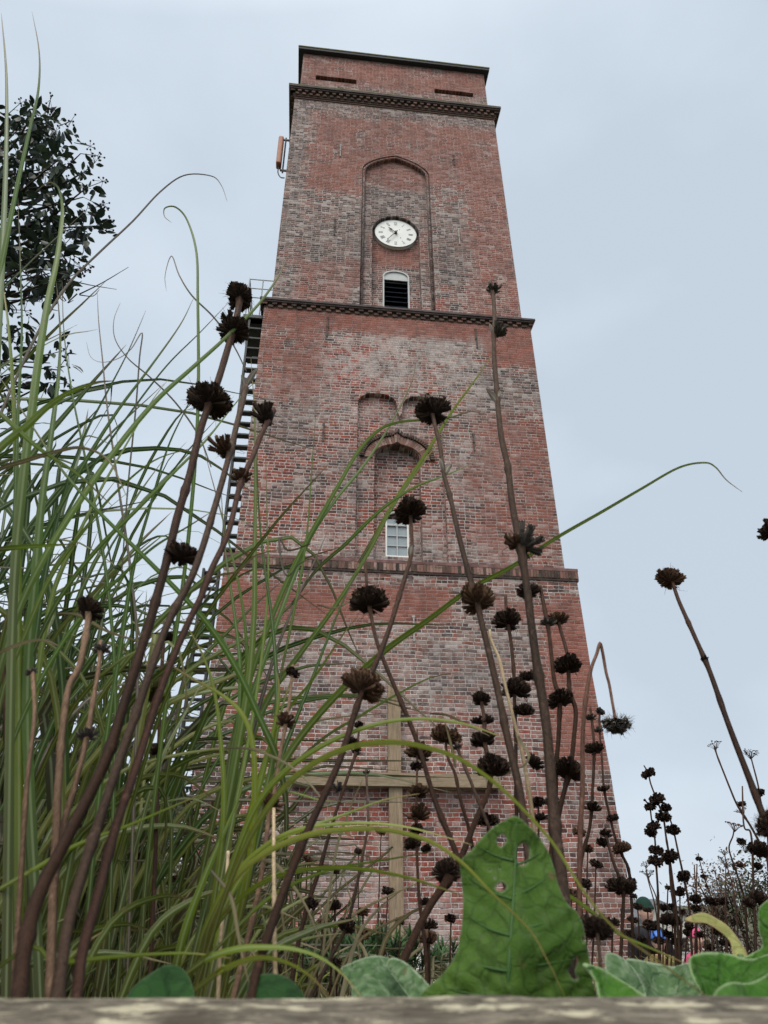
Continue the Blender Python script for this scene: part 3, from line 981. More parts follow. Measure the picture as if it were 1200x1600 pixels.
M_grass_in = grass_mat("shaded_clump_grass_blade", (0.014, 0.040, 0.007), (0.036, 0.080, 0.009), (0.085, 0.125, 0.014), (0.10, 0.07, 0.035), .3, .95)  # darker green copy for filler blades, clump shade put into the colour
M_grass_iny = grass_mat("shaded_clump_yellow_grass_blade", (0.040, 0.062, 0.006), (0.080, 0.105, 0.009), (0.15, 0.16, 0.025), (0.16, 0.11, 0.045), .3, .95)  # darker yellow-green copy, shade inside the clump baked into the tone
# ------------------------------------------------------------------ grass blades
class Blades:
    def __init__(s):
        s.m = MB(); s.hue = []; s.rib = []
    def add(s, pts, w, hue, rnd, fold=.35, taper=1.0, seg=5, tip=.38, nside=None):
        P = spline(pts, seg)
        n = len(P)
        vs, fs, c = [], [], []
        ph = rnd.uniform(0, 6.28); tw = rnd.uniform(-.8, .8)
        side = None
        for i, p in enumerate(P):
            f = i / (n - 1)
            t = (P[min(i + 1, n - 1)] - P[max(i - 1, 0)]).normalized()
            view = p.normalized()
            s0 = t.cross(view if nside is None else nside)
            if s0.length < 1e-4: s0 = t.cross(Vector((0, 0, 1)))
            s0.normalize()
            b = t.cross(s0)
            ang = tw * f + .35 * math.sin(ph + 3 * f)
            sd_ = s0 * math.cos(ang) + b * math.sin(ang)
            bb = t.cross(sd_)
            ww = w * .5 * (min(1, (f + .25) / .45)) * (min(1, (1 - f) / tip) ** .75) + 0.00015
            vs += [p - sd_ * ww, p + bb * (ww * fold), p + sd_ * ww]
            c += [f, f, f]
        for i in range(n - 1):
            a = i * 3
            fs += [(a, a + 1, a + 4, a + 3), (a + 1, a + 2, a + 5, a + 4)]
        b0 = len(s.m.v)
        s.m.v += [tuple(v) for v in vs]
        s.m.f += [tuple(i + b0 for i in f) for f in fs]
        s.m.c += c
        s.hue += [hue] * len(vs)
        s.rib += [0, 1, 0] * (len(vs) // 3)
    def build(s, name, mat, parent=None):
        me = s.m.mesh(name, True)
        a = me.attributes.new('hue', 'FLOAT', 'POINT'); a.data.foreach_set('value', s.hue)
        a = me.attributes.new('rib', 'FLOAT', 'POINT'); a.data.foreach_set('value', s.rib)
        return link_mesh(name, me, mat, parent)

def place(o, parent):
    """world-space mesh under an empty that only has a location"""
    o.parent = parent
    o.location = -parent.location
    return o

def to_soil(P):
    """carry the lower end of a path on into the soil"""
    a, b = P[1], P[0]
    d = (b - a); d.normalize()
    if d.z > -.35: d = (d + Vector((0, 0, -1.1))).normalized()
    p = b.copy(); k = 0
    while p.z > soil_z(p.x, p.y) - .02 and k < 200:
        p += d * .01; k += 1
    return [p] + P if k else P

rg = random.Random(11)
def hand_blade(clump, pix, Y0, Y1, wpx, mat, hue=None, seg=6, name='blade'):
    """pix listed from tip to base; Y1 tip distance, Y0 base distance"""
    pix = pix[::-1]
    L_ = [0]
    for a, b in zip(pix, pix[1:]): L_.append(L_[-1] + math.hypot(a[0] - b[0], a[1] - b[1]))
    P = [at(x, y, Y0 + (Y1 - Y0) * (l / L_[-1])) for (x, y), l in zip(pix, L_)]
    mid = pix[len(pix) // 2]
    w = wpx * px_size(mid[0], mid[1], (Y0 + Y1) / 2)
    if pix[0][1] > 1380: P = to_soil(P)
    b = Blades()
    b.add(P, w, rg.uniform(.15, .85) if hue is None else hue, rg, seg=seg, tip=.62)
    o = b.build(name, mat)
    return place(o, clump)

def clump(loc, label, name='ornamental_grass', cat='grass clump'):
    o = empty(name, loc)
    return tag(o, label, cat)
GA = clump((-0.42, .62, soil_z(0, .62)), "large dense clump of tall green ornamental grass filling the left edge")
GB = clump((-0.13, .52, soil_z(0, .52)), "upright grass clump with broad striped blades fanning across the tower's lower left corner")
GC = clump((-0.10, .40, soil_z(0, .40)), "low yellow green grass clump arching long blades right towards the holed leaf")
G, GY, GD, GP = M_grass, M_grass_y, M_grass_dry, M_grass_pur
HB = [
 # clump A
 (GA, [(2, 20), (10, 120), (9, 260), (2, 420), (-12, 650), (-40, 1000), (-60, 1500)], .45, .5, 15, G, .2),
 (GA, [(50, 18), (61, 80), (60, 140), (47, 200), (27, 290), (5, 400), (-25, 560), (-60, 800), (-80, 1400)], .45, .5, 9, G, .4),
 (GA, [(355, 315), (346, 290), (330, 275), (288, 274), (250, 300), (208, 345), (160, 390), (110, 440), (70, 500), (30, 580), (-15, 690), (-80, 900), (-100, 1400)], .55, .6, 4.2, GP, .5),
 (GA, [(268, 348), (257, 338), (258, 325), (275, 324), (293, 345), (307, 395), (309, 470), (310, 600), (305, 720), (290, 880), (262, 1080), (230, 1350), (220, 1500)], .6, .6, 5.5, G, .45),
 (GA, [(260, 455), (258, 430), (268, 400), (280, 430), (300, 462), (335, 497), (365, 540), (385, 580)], .62, .62, 2.5, GP, .5),
 (GA, [(303, 465), (280, 510), (230, 580), (185, 640), (140, 710), (95, 790), (50, 880), (10, 990), (-20, 1200), (-10, 1500)], .55, .6, 9, G, .3),
 (GA, [(357, 473), (312, 520), (260, 572), (200, 650), (145, 730), (95, 820), (60, 900), (30, 1050), (20, 1500)], .6, .65, 6, G, .2),
 (GA, [(452, 395), (443, 415), (430, 440), (400, 480), (350, 530), (300, 575), (245, 625), (190, 690), (130, 775), (70, 870), (20, 980), (-20, 1150), (-30, 1500)], .5, .5, 11, G, .55),
 (GA, [(228, 485), (200, 550), (168, 612), (135, 675), (105, 755), (80, 850), (60, 960), (45, 1120), (50, 1500)], .55, .6, 10, G, .1),
 (GA, [(178, 595), (150, 598), (112, 611), (75, 635), (40, 667), (0, 700), (-50, 760), (-90, 900)], .42, .42, 13, G, .75),
 (GA, [(55, 300), (75, 285), (90, 292), (97, 320), (96, 350), (88, 410), (75, 470), (62, 550), (50, 640), (35, 760), (20, 950), (10, 1500)], .45, .5, 12, G, .5),
 (GA, [(28, 310), (32, 420), (34, 520), (28, 650), (22, 850), (15, 1100), (20, 1500)], .5, .55, 9, G, .3),
 (GA, [(88, 440), (94, 520), (91, 590), (80, 680), (66, 780), (55, 900), (42, 1100), (60, 1500)], .5, .55, 13, G, .35),
 (GA, [(0, 420), (12, 500), (20, 600), (25, 720), (28, 900), (30, 1500)], .5, .55, 10, GY, .2),
 (GA, [(-20, 560), (40, 650), (95, 732), (145, 790), (205, 850), (265, 910), (325, 975), (370, 1045), (405, 1120), (435, 1190), (447, 1260), (446, 1330)], .5, .45, 10, G, .35),
 (GA, [(152, 455), (154, 500), (160, 560), (168, 640), (185, 760), (205, 900), (215, 1050), (200, 1500)], .6, .65, 4, GP, .5),
 (GA, [(97, 440), (100, 520), (112, 610), (130, 700), (150, 800), (170, 930), (180, 1100), (170, 1500)], .6, .6, 5, G, .2),
 (GA, [(188, 473), (178, 500), (180, 530), (200, 560), (235, 590), (275, 630), (310, 680), (330, 730)], .62, .62, 2.5, GP, .4),
 (GA, [(135, 535), (142, 558), (160, 566), (185, 560), (205, 545), (222, 520), (218, 560), (212, 640), (200, 760), (190, 900)], .6, .6, 2.5, GP, .5),
 (GA, [(310, 600), (290, 640), (262, 700), (235, 790), (210, 880), (190, 1000), (160, 1200), (130, 1500)], .6, .6, 7, G, .25),
 (GA, [(265, 590), (235, 630), (200, 690), (160, 760), (120, 840), (85, 920), (60, 1050), (40, 1300), (50, 1500)], .55, .6, 8, GY, .15),
 (GA, [(420, 590), (395, 600), (360, 640), (320, 690), (270, 740), (210, 800), (150, 860), (90, 940), (40, 1050), (0, 1200)], .55, .55, 7, G, .5),
 (GA, [(330, 800), (290, 825), (240, 855), (190, 900), (130, 960), (70, 1050), (20, 1160), (-20, 1300)], .5, .5, 7, G, .4),
 (GA, [(300, 700), (240, 720), (180, 770), (130, 830), (80, 900), (40, 990), (0, 1100), (-20, 1300)], .5, .5, 7, GY, .1),
 (GA, [(120, 850), (80, 852), (30, 855), (-20, 860)], .45, .45, 9, G, .75),
 (GA, [(200, 780), (170, 720), (130, 700), (90, 705), (40, 720), (0, 733), (-40, 760)], .42, .42, 7, GD, .2),
 (GA, [(175, 790), (120, 740), (60, 700), (10, 655), (-30, 620)], .42, .42, 8, G, .7),
 (GA, [(255, 1010), (210, 1000), (165, 985), (125, 962), (90, 958)], .45, .45, 5, GD, .4),
 (GA, [(95, 1010), (60, 1000), (20, 1010), (-20, 1030)], .4, .4, 6, GD, .6),
 (GA, [(330, 1235), (270, 1260), (200, 1290), (120, 1320), (50, 1360), (-20, 1400)], .45, .45, 7, GY, .3),
 # clump B
 (GB, [(345, 760), (352, 860), (365, 950), (375, 1040), (372, 1140), (355, 1250), (330, 1380), (300, 1500)], .55, .6, 10, G, .35),
 (GB, [(318, 700), (345, 800), (370, 900), (383, 980), (385, 1060), (372, 1180), (350, 1300), (310, 1520)], .55, .6, 9, G, .5),
 (GB, [(392, 560), (398, 650), (399, 760), (398, 860), (397, 960), (388, 1070), (368, 1190), (345, 1320), (315, 1520)], .55, .6, 12, GY, .0),
 (GB, [(404, 640), (402, 740), (409, 850), (424, 960), (431, 1040), (432, 1120), (420, 1230), (395, 1350), (360, 1500)], .55, .6, 9, G, .1),
 (GB, [(415, 700), (417, 800), (419, 900), (412, 1000), (395, 1120), (370, 1250), (330, 1450)], .55, .6, 6, G, .7),
 (GB, [(650, 565), (642, 600), (612, 660), (570, 725), (525, 780), (485, 840), (452, 920), (420, 1010), (390, 1100), (365, 1200), (340, 1330), (310, 1520)], .55, .65, 9, G, .4),
 (GB, [(700, 600), (730, 630), (700, 670), (660, 725), (615, 790), (575, 865), (525, 945), (470, 1020), (420, 1090), (385, 1180), (350, 1330), (320, 1520)][2:], .55, .7, 11, GY, .05),
 (GB, [(775, 545), (745, 590), (705, 645), (665, 710), (625, 770), (590, 830), (560, 880)], .7, .72, 7, GY, .5),
 (GB, [(757, 648), (735, 643), (700, 653), (660, 656), (622, 660), (592, 672), (560, 705), (525, 765), (485, 835), (450, 905), (415, 990), (385, 1080), (360, 1180), (320, 1500)], .55, .65, 8, G, .6),
 (GB, [(752, 715), (725, 730), (690, 745), (650, 760), (610, 785), (575, 815), (540, 850), (495, 890), (455, 945)], .65, .65, 6, G, .5),
 (GB, [(1160, 769), (1135, 750), (1118, 730), (1100, 723), (1060, 731), (1000, 765), (940, 800), (870, 840), (800, 885), (735, 920), (670, 968), (610, 1010), (550, 1062), (495, 1120), (450, 1180), (410, 1260), (370, 1370), (340, 1500)], .45, .55, 11, GY, .1),
 (GB, [(560, 890), (540, 930), (515, 990), (488, 1060), (460, 1130), (430, 1210), (395, 1320), (360, 1480)], .55, .6, 8, G, .15),
 (GB, [(512, 830), (490, 880), (462, 940), (438, 1000), (415, 1070), (390, 1160), (355, 1300), (320, 1500)], .6, .6, 7, GP, .5),
 (GB, [(494, 640), (488, 720), (481, 820), (470, 900), (450, 1000), (425, 1120)], .6, .6, 4, G, .6),
 (GB, [(560, 960), (530, 1000), (490, 1060), (450, 1110), (420, 1170), (390, 1270), (350, 1420), (330, 1520)], .5, .55, 10, GY, .2),
 (GB, [(462, 1040), (440, 1110), (425, 1190), (405, 1280), (380, 1380), (350, 1500)], .5, .5, 12, GY, .0),
 (GB, [(433, 1050), (436, 1080), (430, 1130), (410, 1210), (385, 1300), (350, 1430), (330, 1520)], .5, .5, 12, GY, .35),
 (GB, [(385, 1180), (375, 1240), (350, 1300), (320, 1370), (290, 1450), (270, 1530)], .5, .5, 13, GY, .1),
 (GB, [(250, 1028), (300, 1060), (345, 1085), (378, 1115), (394, 1158), (398, 1220), (395, 1300), (385, 1380), (360, 1500)], .45, .42, 11, GY, .55),
 (GB, [(282, 960), (315, 1020), (335, 1080), (345, 1160), (350, 1240), (345, 1330), (320, 1500)], .5, .5, 9, GY, .3),
 (GB, [(600, 900), (560, 930), (525, 950), (495, 945)], .6, .6, 2.5, GD, .5),
 (GB, [(440, 858), (400, 868), (370, 893), (340, 900), (300, 925)], .5, .5, 4, GD, .2),
 (GB, [(500, 868), (470, 880), (450, 900), (440, 880), (437, 840), (450, 860), (485, 850)], .5, .5, 3, GP, .2),
 # clump C: arching to the right
 (GC, [(808, 1162), (780, 1150), (745, 1137), (705, 1127), (650, 1123), (595, 1130), (540, 1148), (490, 1173), (440, 1210), (400, 1260), (370, 1330), (340, 1420), (320, 1520)], .42, .42, 10, GY, .3),
 (GC, [(1110, 1562), (1040, 1510), (960, 1450), (910, 1390), (862, 1315), (805, 1252), (760, 1213), (710, 1182), (650, 1164), (600, 1160), (545, 1168), (490, 1193), (440, 1235), (395, 1300), (355, 1390), (320, 1500)], .36, .25, 11, GY, .6),
 (GC, [(738, 1320), (700, 1309), (640, 1293), (580, 1286), (520, 1288), (460, 1298), (410, 1325), (360, 1375), (320, 1450), (300, 1520)], .42, .4, 8, GY, .5),
 (GC, [(884, 1560), (855, 1500), (825, 1450), (765, 1392), (722, 1348), (670, 1314), (605, 1297), (540, 1296), (480, 1305), (420, 1330), (370, 1370), (330, 1440), (310, 1520)], .40, .27, 10, GY, .75),
 (GC, [(724, 1400), (690, 1388), (640, 1372), (580, 1360), (520, 1356), (460, 1362), (400, 1385), (350, 1430), (310, 1500)], .40, .38, 9, GY, .35),
 (GC, [(685, 1328), (640, 1337), (580, 1347), (520, 1358), (450, 1385), (400, 1420), (350, 1470)], .42, .42, 6, G, .7),
 (GC, [(568, 1562), (535, 1522), (500, 1496), (460, 1483), (420, 1480), (370, 1483), (320, 1500), (280, 1530)], .33, .30, 12, GY, .2),
 (GC, [(517, 1562), (490, 1530), (455, 1507), (420, 1497), (385, 1500), (340, 1520), (300, 1550)], .31, .29, 11, GY, .7),
 (GC, [(360, 1497), (300, 1490), (240, 1491), (170, 1496), (90, 1505), (0, 1510)], .35, .35, 7, GY, .3),
 (GC, [(1075, 1507), (1020, 1483), (965, 1458), (925, 1425), (885, 1398), (850, 1385), (800, 1372)], .45, .42, 8, GY, .25),
 (GC, [(655, 1240), (600, 1250), (540, 1272), (490, 1290), (440, 1310), (400, 1340), (360, 1400), (320, 1480)], .42, .42, 8, GY, .3),
 (GC, [(715, 1050), (670, 1060), (620, 1085), (560, 1120), (510, 1150), (450, 1200)], .6, .65, 5, G, .7),
 (GC, [(520, 1272), (500, 1245), (480, 1220), (450, 1195), (420, 1180), (390, 1170), (350, 1168)], .4, .4, 4, GD, .7),
 (GC, [(600, 1115), (560, 1118), (520, 1122), (470, 1132)], .5, .5, 3, GD, .4),
 (GC, [(535, 1252), (500, 1250), (465, 1240), (435, 1235)], .5, .5, 4, G, .8),
 (GC, [(395, 1560), (380, 1500), (372, 1460), (360, 1400), (330, 1360)], .35, .35, 6, GD, .6),
 (GC, [(500, 1470), (480, 1420), (455, 1380), (430, 1350), (410, 1345)], .45, .45, 6, GD, .7),
 (GC, [(690, 1112), (697, 1135), (705, 1165), (712, 1200)], .55, .55, 5, GD, .5),
 (GC, [(752, 1283), (770, 1200), (765, 1150), (735, 1135), (700, 1118), (672, 1115)][2:], .5, .5, 4, GD, .3),
]
for (cl, pix, y0, y1, w, mt, hue) in HB:
    w *= .80 if cl is GC else .88
    hand_blade(cl, pix, y0, y1, w, mt, hue)

def filler(cl, n, xr, yr, hr, lean, w, mat, seed, name='blades', hues=(0, 1), out=None, xlim=350):
    rf = random.Random(seed)
    B = Blades()
    for i in range(n):
        x, y = rf.uniform(*xr), rf.uniform(*yr)
        if out and out(x, y): continue
        h = rf.uniform(*hr)
        a = rf.gauss(0, 1)
        dx = rf.gauss(lean, .28) * h
        dy = rf.gauss(0, .16) * h
        z0 = soil_z(x, y)
        droop = rf.uniform(.0, .55)
        p0 = Vector((x, y, z0 - .01))
        p1 = p0 + Vector((dx * .22, dy * .2, h * .38))
        p2 = p0 + Vector((dx * .62, dy * .6, h * .78))
        p3 = p0 + Vector((dx * 1.25, dy * 1.1, h * (1.0 - droop * .25)))
        p4 = p3 + Vector((dx * .55, dy * .3, h * (.16 - droop * .45)))
        if rf.random() < .16:      # a snapped blade hangs from its kink
            p4 = p3 + Vector((rf.gauss(.2, .5) * h * .3, rf.gauss(0, .1) * h, -h * rf.uniform(.12, .3)))
        q = p4 if p4.z > p3.z else p3
        dep = q.y * CP + q.z * SP
        tx = 600 + F_PX * q.x / dep; ty = 800 - F_PX * (-q.y * SP + q.z * CP) / dep
        if tx > xlim or (tx > 180 and ty < 520) or ty < 250: continue
        B.add([p0, p1, p2, p3, p4], w * rf.uniform(.6, 1.25), rf.uniform(*hues), rf, seg=4, nside=Vector((rf.gauss(0, .5), 1, rf.gauss(0, .4))))
    o = place(B.build(name, mat), cl)
    o['kind'] = 'stuff'
    return o
nearcam = lambda x, y: abs(x) < .16 and y < .4
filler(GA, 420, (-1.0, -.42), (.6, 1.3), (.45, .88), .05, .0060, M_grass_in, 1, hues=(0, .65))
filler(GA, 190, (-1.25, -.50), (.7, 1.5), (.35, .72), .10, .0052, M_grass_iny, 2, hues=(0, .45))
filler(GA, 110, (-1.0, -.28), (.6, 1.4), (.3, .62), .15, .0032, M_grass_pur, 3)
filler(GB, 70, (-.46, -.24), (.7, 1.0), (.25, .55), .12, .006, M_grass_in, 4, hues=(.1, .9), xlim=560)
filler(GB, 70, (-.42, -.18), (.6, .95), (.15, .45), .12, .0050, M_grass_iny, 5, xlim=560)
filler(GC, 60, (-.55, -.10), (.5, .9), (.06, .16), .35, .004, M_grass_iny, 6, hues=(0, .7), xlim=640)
filler(GC, 80, (-.7, .0), (.6, 1.4), (.08, .24), .15, .003, M_grass_dry, 7, xlim=700)

# low ground cover of thatch and short shoots through the bed
def thatch(n, xr, yr, hr, w, mat, seed):
    rf = random.Random(seed)
    B = Blades()
    for i in range(n):
        y = yr[0] + (yr[1] - yr[0]) * rf.random() ** 1.3
        x = rf.uniform(*xr) * (0.35 + y / yr[1])
        z0 = soil_z(x, y)
        h = rf.uniform(*hr) * (.6 + y * .3)
        d = Vector((rf.gauss(0, .6), rf.gauss(0, .4), 1)).normalized()
        p0 = Vector((x, y, z0 - .01))
        p1 = p0 + d * h * .5
        p2 = p0 + d * h + Vector((rf.gauss(0, .3) * h, 0, -.1 * h))
        B.add([p0, p1, p2], w * rf.uniform(.6, 1.3) * (.7 + y * .35), rf.random(), rf, seg=3, nside=Vector((rf.gauss(0, .5), 1, 0)))
    return B
o = thatch(1700, (-1.9, 1.6), (.6, 4.2), (.03, .10), .0016, M_grass_dry, 8).build("ground_cover", M_grass_dry); tag(o, "tangled dry straw thatch covering the soil between the stems", "ground cover", kind='stuff')
o = thatch(420, (-2.0, 1.0), (.7, 4.2), (.04, .12), .0022, M_grass_y, 9).build("ground_cover", M_grass_y); tag(o, "short green shoots growing through the thatch of the flower bed", "ground cover", kind='stuff')

M_under = grass_mat("shaded_withered_undergrowth", (0.020, 0.016, 0.009), (0.045, 0.045, 0.014), (0.09, 0.075, 0.03), (0.07, 0.05, 0.03))  # withered tones kept dark so the blades carry the thicket's shade
def thicket(n, xr, yr, hr, w, seed):
    rf = random.Random(seed); B = Blades()
    for i in range(n):
        x, y = rf.uniform(*xr), rf.uniform(*yr)
        h = rf.uniform(*hr); z0 = soil_z(x, y)
        d = Vector((rf.gauss(0, .45), rf.gauss(0, .3), 1)).normalized()
        p0 = Vector((x, y, z0 - .01))
        B.add([p0, p0 + d * h * .5, p0 + d * h * .85 + Vector((rf.gauss(0, .15) * h, 0, 0)), p0 + d * h + Vector((rf.gauss(0, .4) * h, 0, -.12 * h))], w * rf.uniform(.5, 1.4), rf.random(), rf, seg=3, nside=Vector((rf.gauss(0, .5), 1, 0)))
    return B
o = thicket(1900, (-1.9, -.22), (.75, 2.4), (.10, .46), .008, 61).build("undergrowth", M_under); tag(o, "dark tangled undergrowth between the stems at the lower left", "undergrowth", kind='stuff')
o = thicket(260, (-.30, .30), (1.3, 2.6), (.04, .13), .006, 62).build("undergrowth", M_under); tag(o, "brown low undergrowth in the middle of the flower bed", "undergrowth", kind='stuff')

# ------------------------------------------------------------------ dried seed heads
def head_mesh(name, seed, n=58, kind='full', hairs=0):
    """whorl of dried calyces round the stem axis (z); unit diameter"""
    rf = random.Random(seed)
    m = MB()
    # lumpy core
    bm = bmesh.new(); bmesh.ops.create_icosphere(bm, subdivisions=2, radius=.40 if kind == 'far' else .27)
    for v in bm.verts:
        v.co.z *= .74
        v.co *= 1 + .18 * mnoise.noise(v.co * 9 + Vector((seed, 0, 0)))
        if kind == 'broken' and v.co.x < 0: v.co.x *= .4
    bm.verts.index_update()
    m.add([v.co for v in bm.verts], [tuple(v.index for v in f.verts) for f in bm.faces], .1)
    bm.free()
    ga = math.pi * (3 - math.sqrt(5))
    for i in range(n):
        cup = kind != 'far'
        lat = math.asin((-.30 + 1.18 * (i + .5) / n) if cup else (-.72 + 1.5 * (i + .5) / n)) + rf.gauss(0, .09)
        az = i * ga + rf.gauss(0, .16)
        if kind == 'broken' and math.cos(az) < -.05: continue
        if kind == 'broken' and rf.random() < .2: continue
        if kind == 'open' and (lat > .75 or rf.random() < .3): continue
        if cup and rf.random() < .07: continue
        d = Vector((math.cos(az) * math.cos(lat), math.sin(az) * math.cos(lat), math.sin(lat) * .80)).normalized()
        ln = rf.uniform(.78, 1.08) * (1 + .10 * math.sin(az * 2 + seed) + .06 * math.sin(az * 3 + 2 * seed))
        r0, r1 = (.030, rf.uniform(.062, .095)) if cup else (.05, rf.uniform(.085, .115))
        if kind == 'open': r1 *= 1.15
        q0 = Vector((d.x * .07, d.y * .07, -.16 + d.z * .06)) if cup else d * .2
        q2 = Vector((d.x * .47, d.y * .47, d.z * .42)) * ln
        q1 = q0.lerp(q2, .6) + (Vector((d.x, d.y, 0)) * .05 if cup else Vector((0, 0, 0)))
        u_ = d.cross(Vector((0, 0, 1)));
        if u_.length < .05: u_ = Vector((1, 0, 0))
        u_.normalize(); w_ = d.cross(u_)
        k = 6
        vs, c = [], []
        tone = rf.random()
        sq = rf.uniform(.55, .95)
        for (q, r_, tt) in ((q0, r0, 0), (q1, r1 * .85, .4), (q2, r1, .8)):
            for j in range(k):
                a = 2 * math.pi * j / k
                vs.append(q + u_ * (math.cos(a) * r_) + w_ * (math.sin(a) * r_ * sq)); c.append(min(1, tt * .45 + tone * .45 + (.2 if j % 3 == 0 else 0)))
        for j in range(k):
            a = 2 * math.pi * (j + .5) / k
            vs.append(q2 + d * rf.uniform(.01, .06) + (u_ * math.cos(a) + w_ * math.sin(a) * sq) * r1 * rf.uniform(.8, 1.25)); c.append(.45 + tone * .5)
        fs = []
        for a_ in range(2):
            for j in range(k):
                fs.append((a_ * k + j, a_ * k + (j + 1) % k, (a_ + 1) * k + (j + 1) % k, (a_ + 1) * k + j))
        for j in range(k):
            fs.append((2 * k + j, 2 * k + (j + 1) % k, 3 * k + j))
        b0 = len(m.v); m.v += [tuple(v) for v in vs]; m.f += [tuple(i_ + b0 for i_ in f) for f in fs]; m.c += c
    for i in range(hairs):
        az, lat = rf.uniform(0, 6.28), rf.uniform(-1.0, 1.1)
        d = Vector((math.cos(az) * math.cos(lat), math.sin(az) * math.cos(lat), math.sin(lat) * .8)).normalized()
        e = Vector((rf.gauss(0, 1), rf.gauss(0, 1), rf.gauss(0, 1))) * .07
        p0 = d * .32; p1 = d * .5 + e * .5; p2 = d * rf.uniform(.52, .62) + e * 1.6
        m.tube([p0, p1, p2], [.009, .006, .002], 3, .4, cap=False)
    me = m.mesh(name)
    return me
HM = {'full': [head_mesh("seed_head", s, 74, 'full', 22) for s in (1, 2, 3, 4, 15, 16)],
      'broken': [head_mesh("seed_head", s, 44, 'broken', 10) for s in (5, 6, 7)],
      'open': [head_mesh("seed_head", s, 40, 'open', 12) for s in (8, 9)],
      'fuzzy': [head_mesh("seed_head", s, 80, 'full', 200) for s in (10, 11)],
      'far': [head_mesh("seed_head", s, 50, 'far', 0) for s in (12, 13, 14, 17)]}
HMAT = {}
def head_data(kind, mat, rf):
    me = rf.choice(HM[kind])
    key = (me.name, mat.name)
    if key not in HMAT:
        c = me.copy(); c.materials.clear(); c.materials.append(mat); HMAT[key] = c
    return HMAT[key]
def umbel_mesh(seed, flat=True, n=16):
    rf = random.Random(seed)
    m = MB()
    for i in range(n):
        a = i * 2.4; r = .48 * math.sqrt((i + .5) / n)
        top = Vector((math.cos(a) * r, math.sin(a) * r, (.30 if flat else .2 + rf.uniform(.1, .5)) + rf.gauss(0, .02)))
        m.tube([(0, 0, -.15), top * .6 + Vector((0, 0, -.02)), top], [.018, .014, .012], 3, .4, cap=False)
        for k in range(4):
            c = top + Vector((rf.gauss(0, .055), rf.gauss(0, .055), rf.gauss(.01, .02)))
            r_ = rf.uniform(.03, .055)
            vs = [c + Vector(v) * r_ for v in ((1, 0, 0), (-1, 0, 0), (0, 1, 0), (0, -1, 0), (0, 0, .7), (0, 0, -.9))]
            m.add(vs, [(0, 2, 4), (2, 1, 4), (1, 3, 4), (3, 0, 4), (2, 0, 5), (1, 2, 5), (3, 1, 5), (0, 3, 5)], rf.uniform(.3, 1))
    return m.mesh("seed_umbel")
UM = [umbel_mesh(1), umbel_mesh(2), umbel_mesh(3, False, 12)]

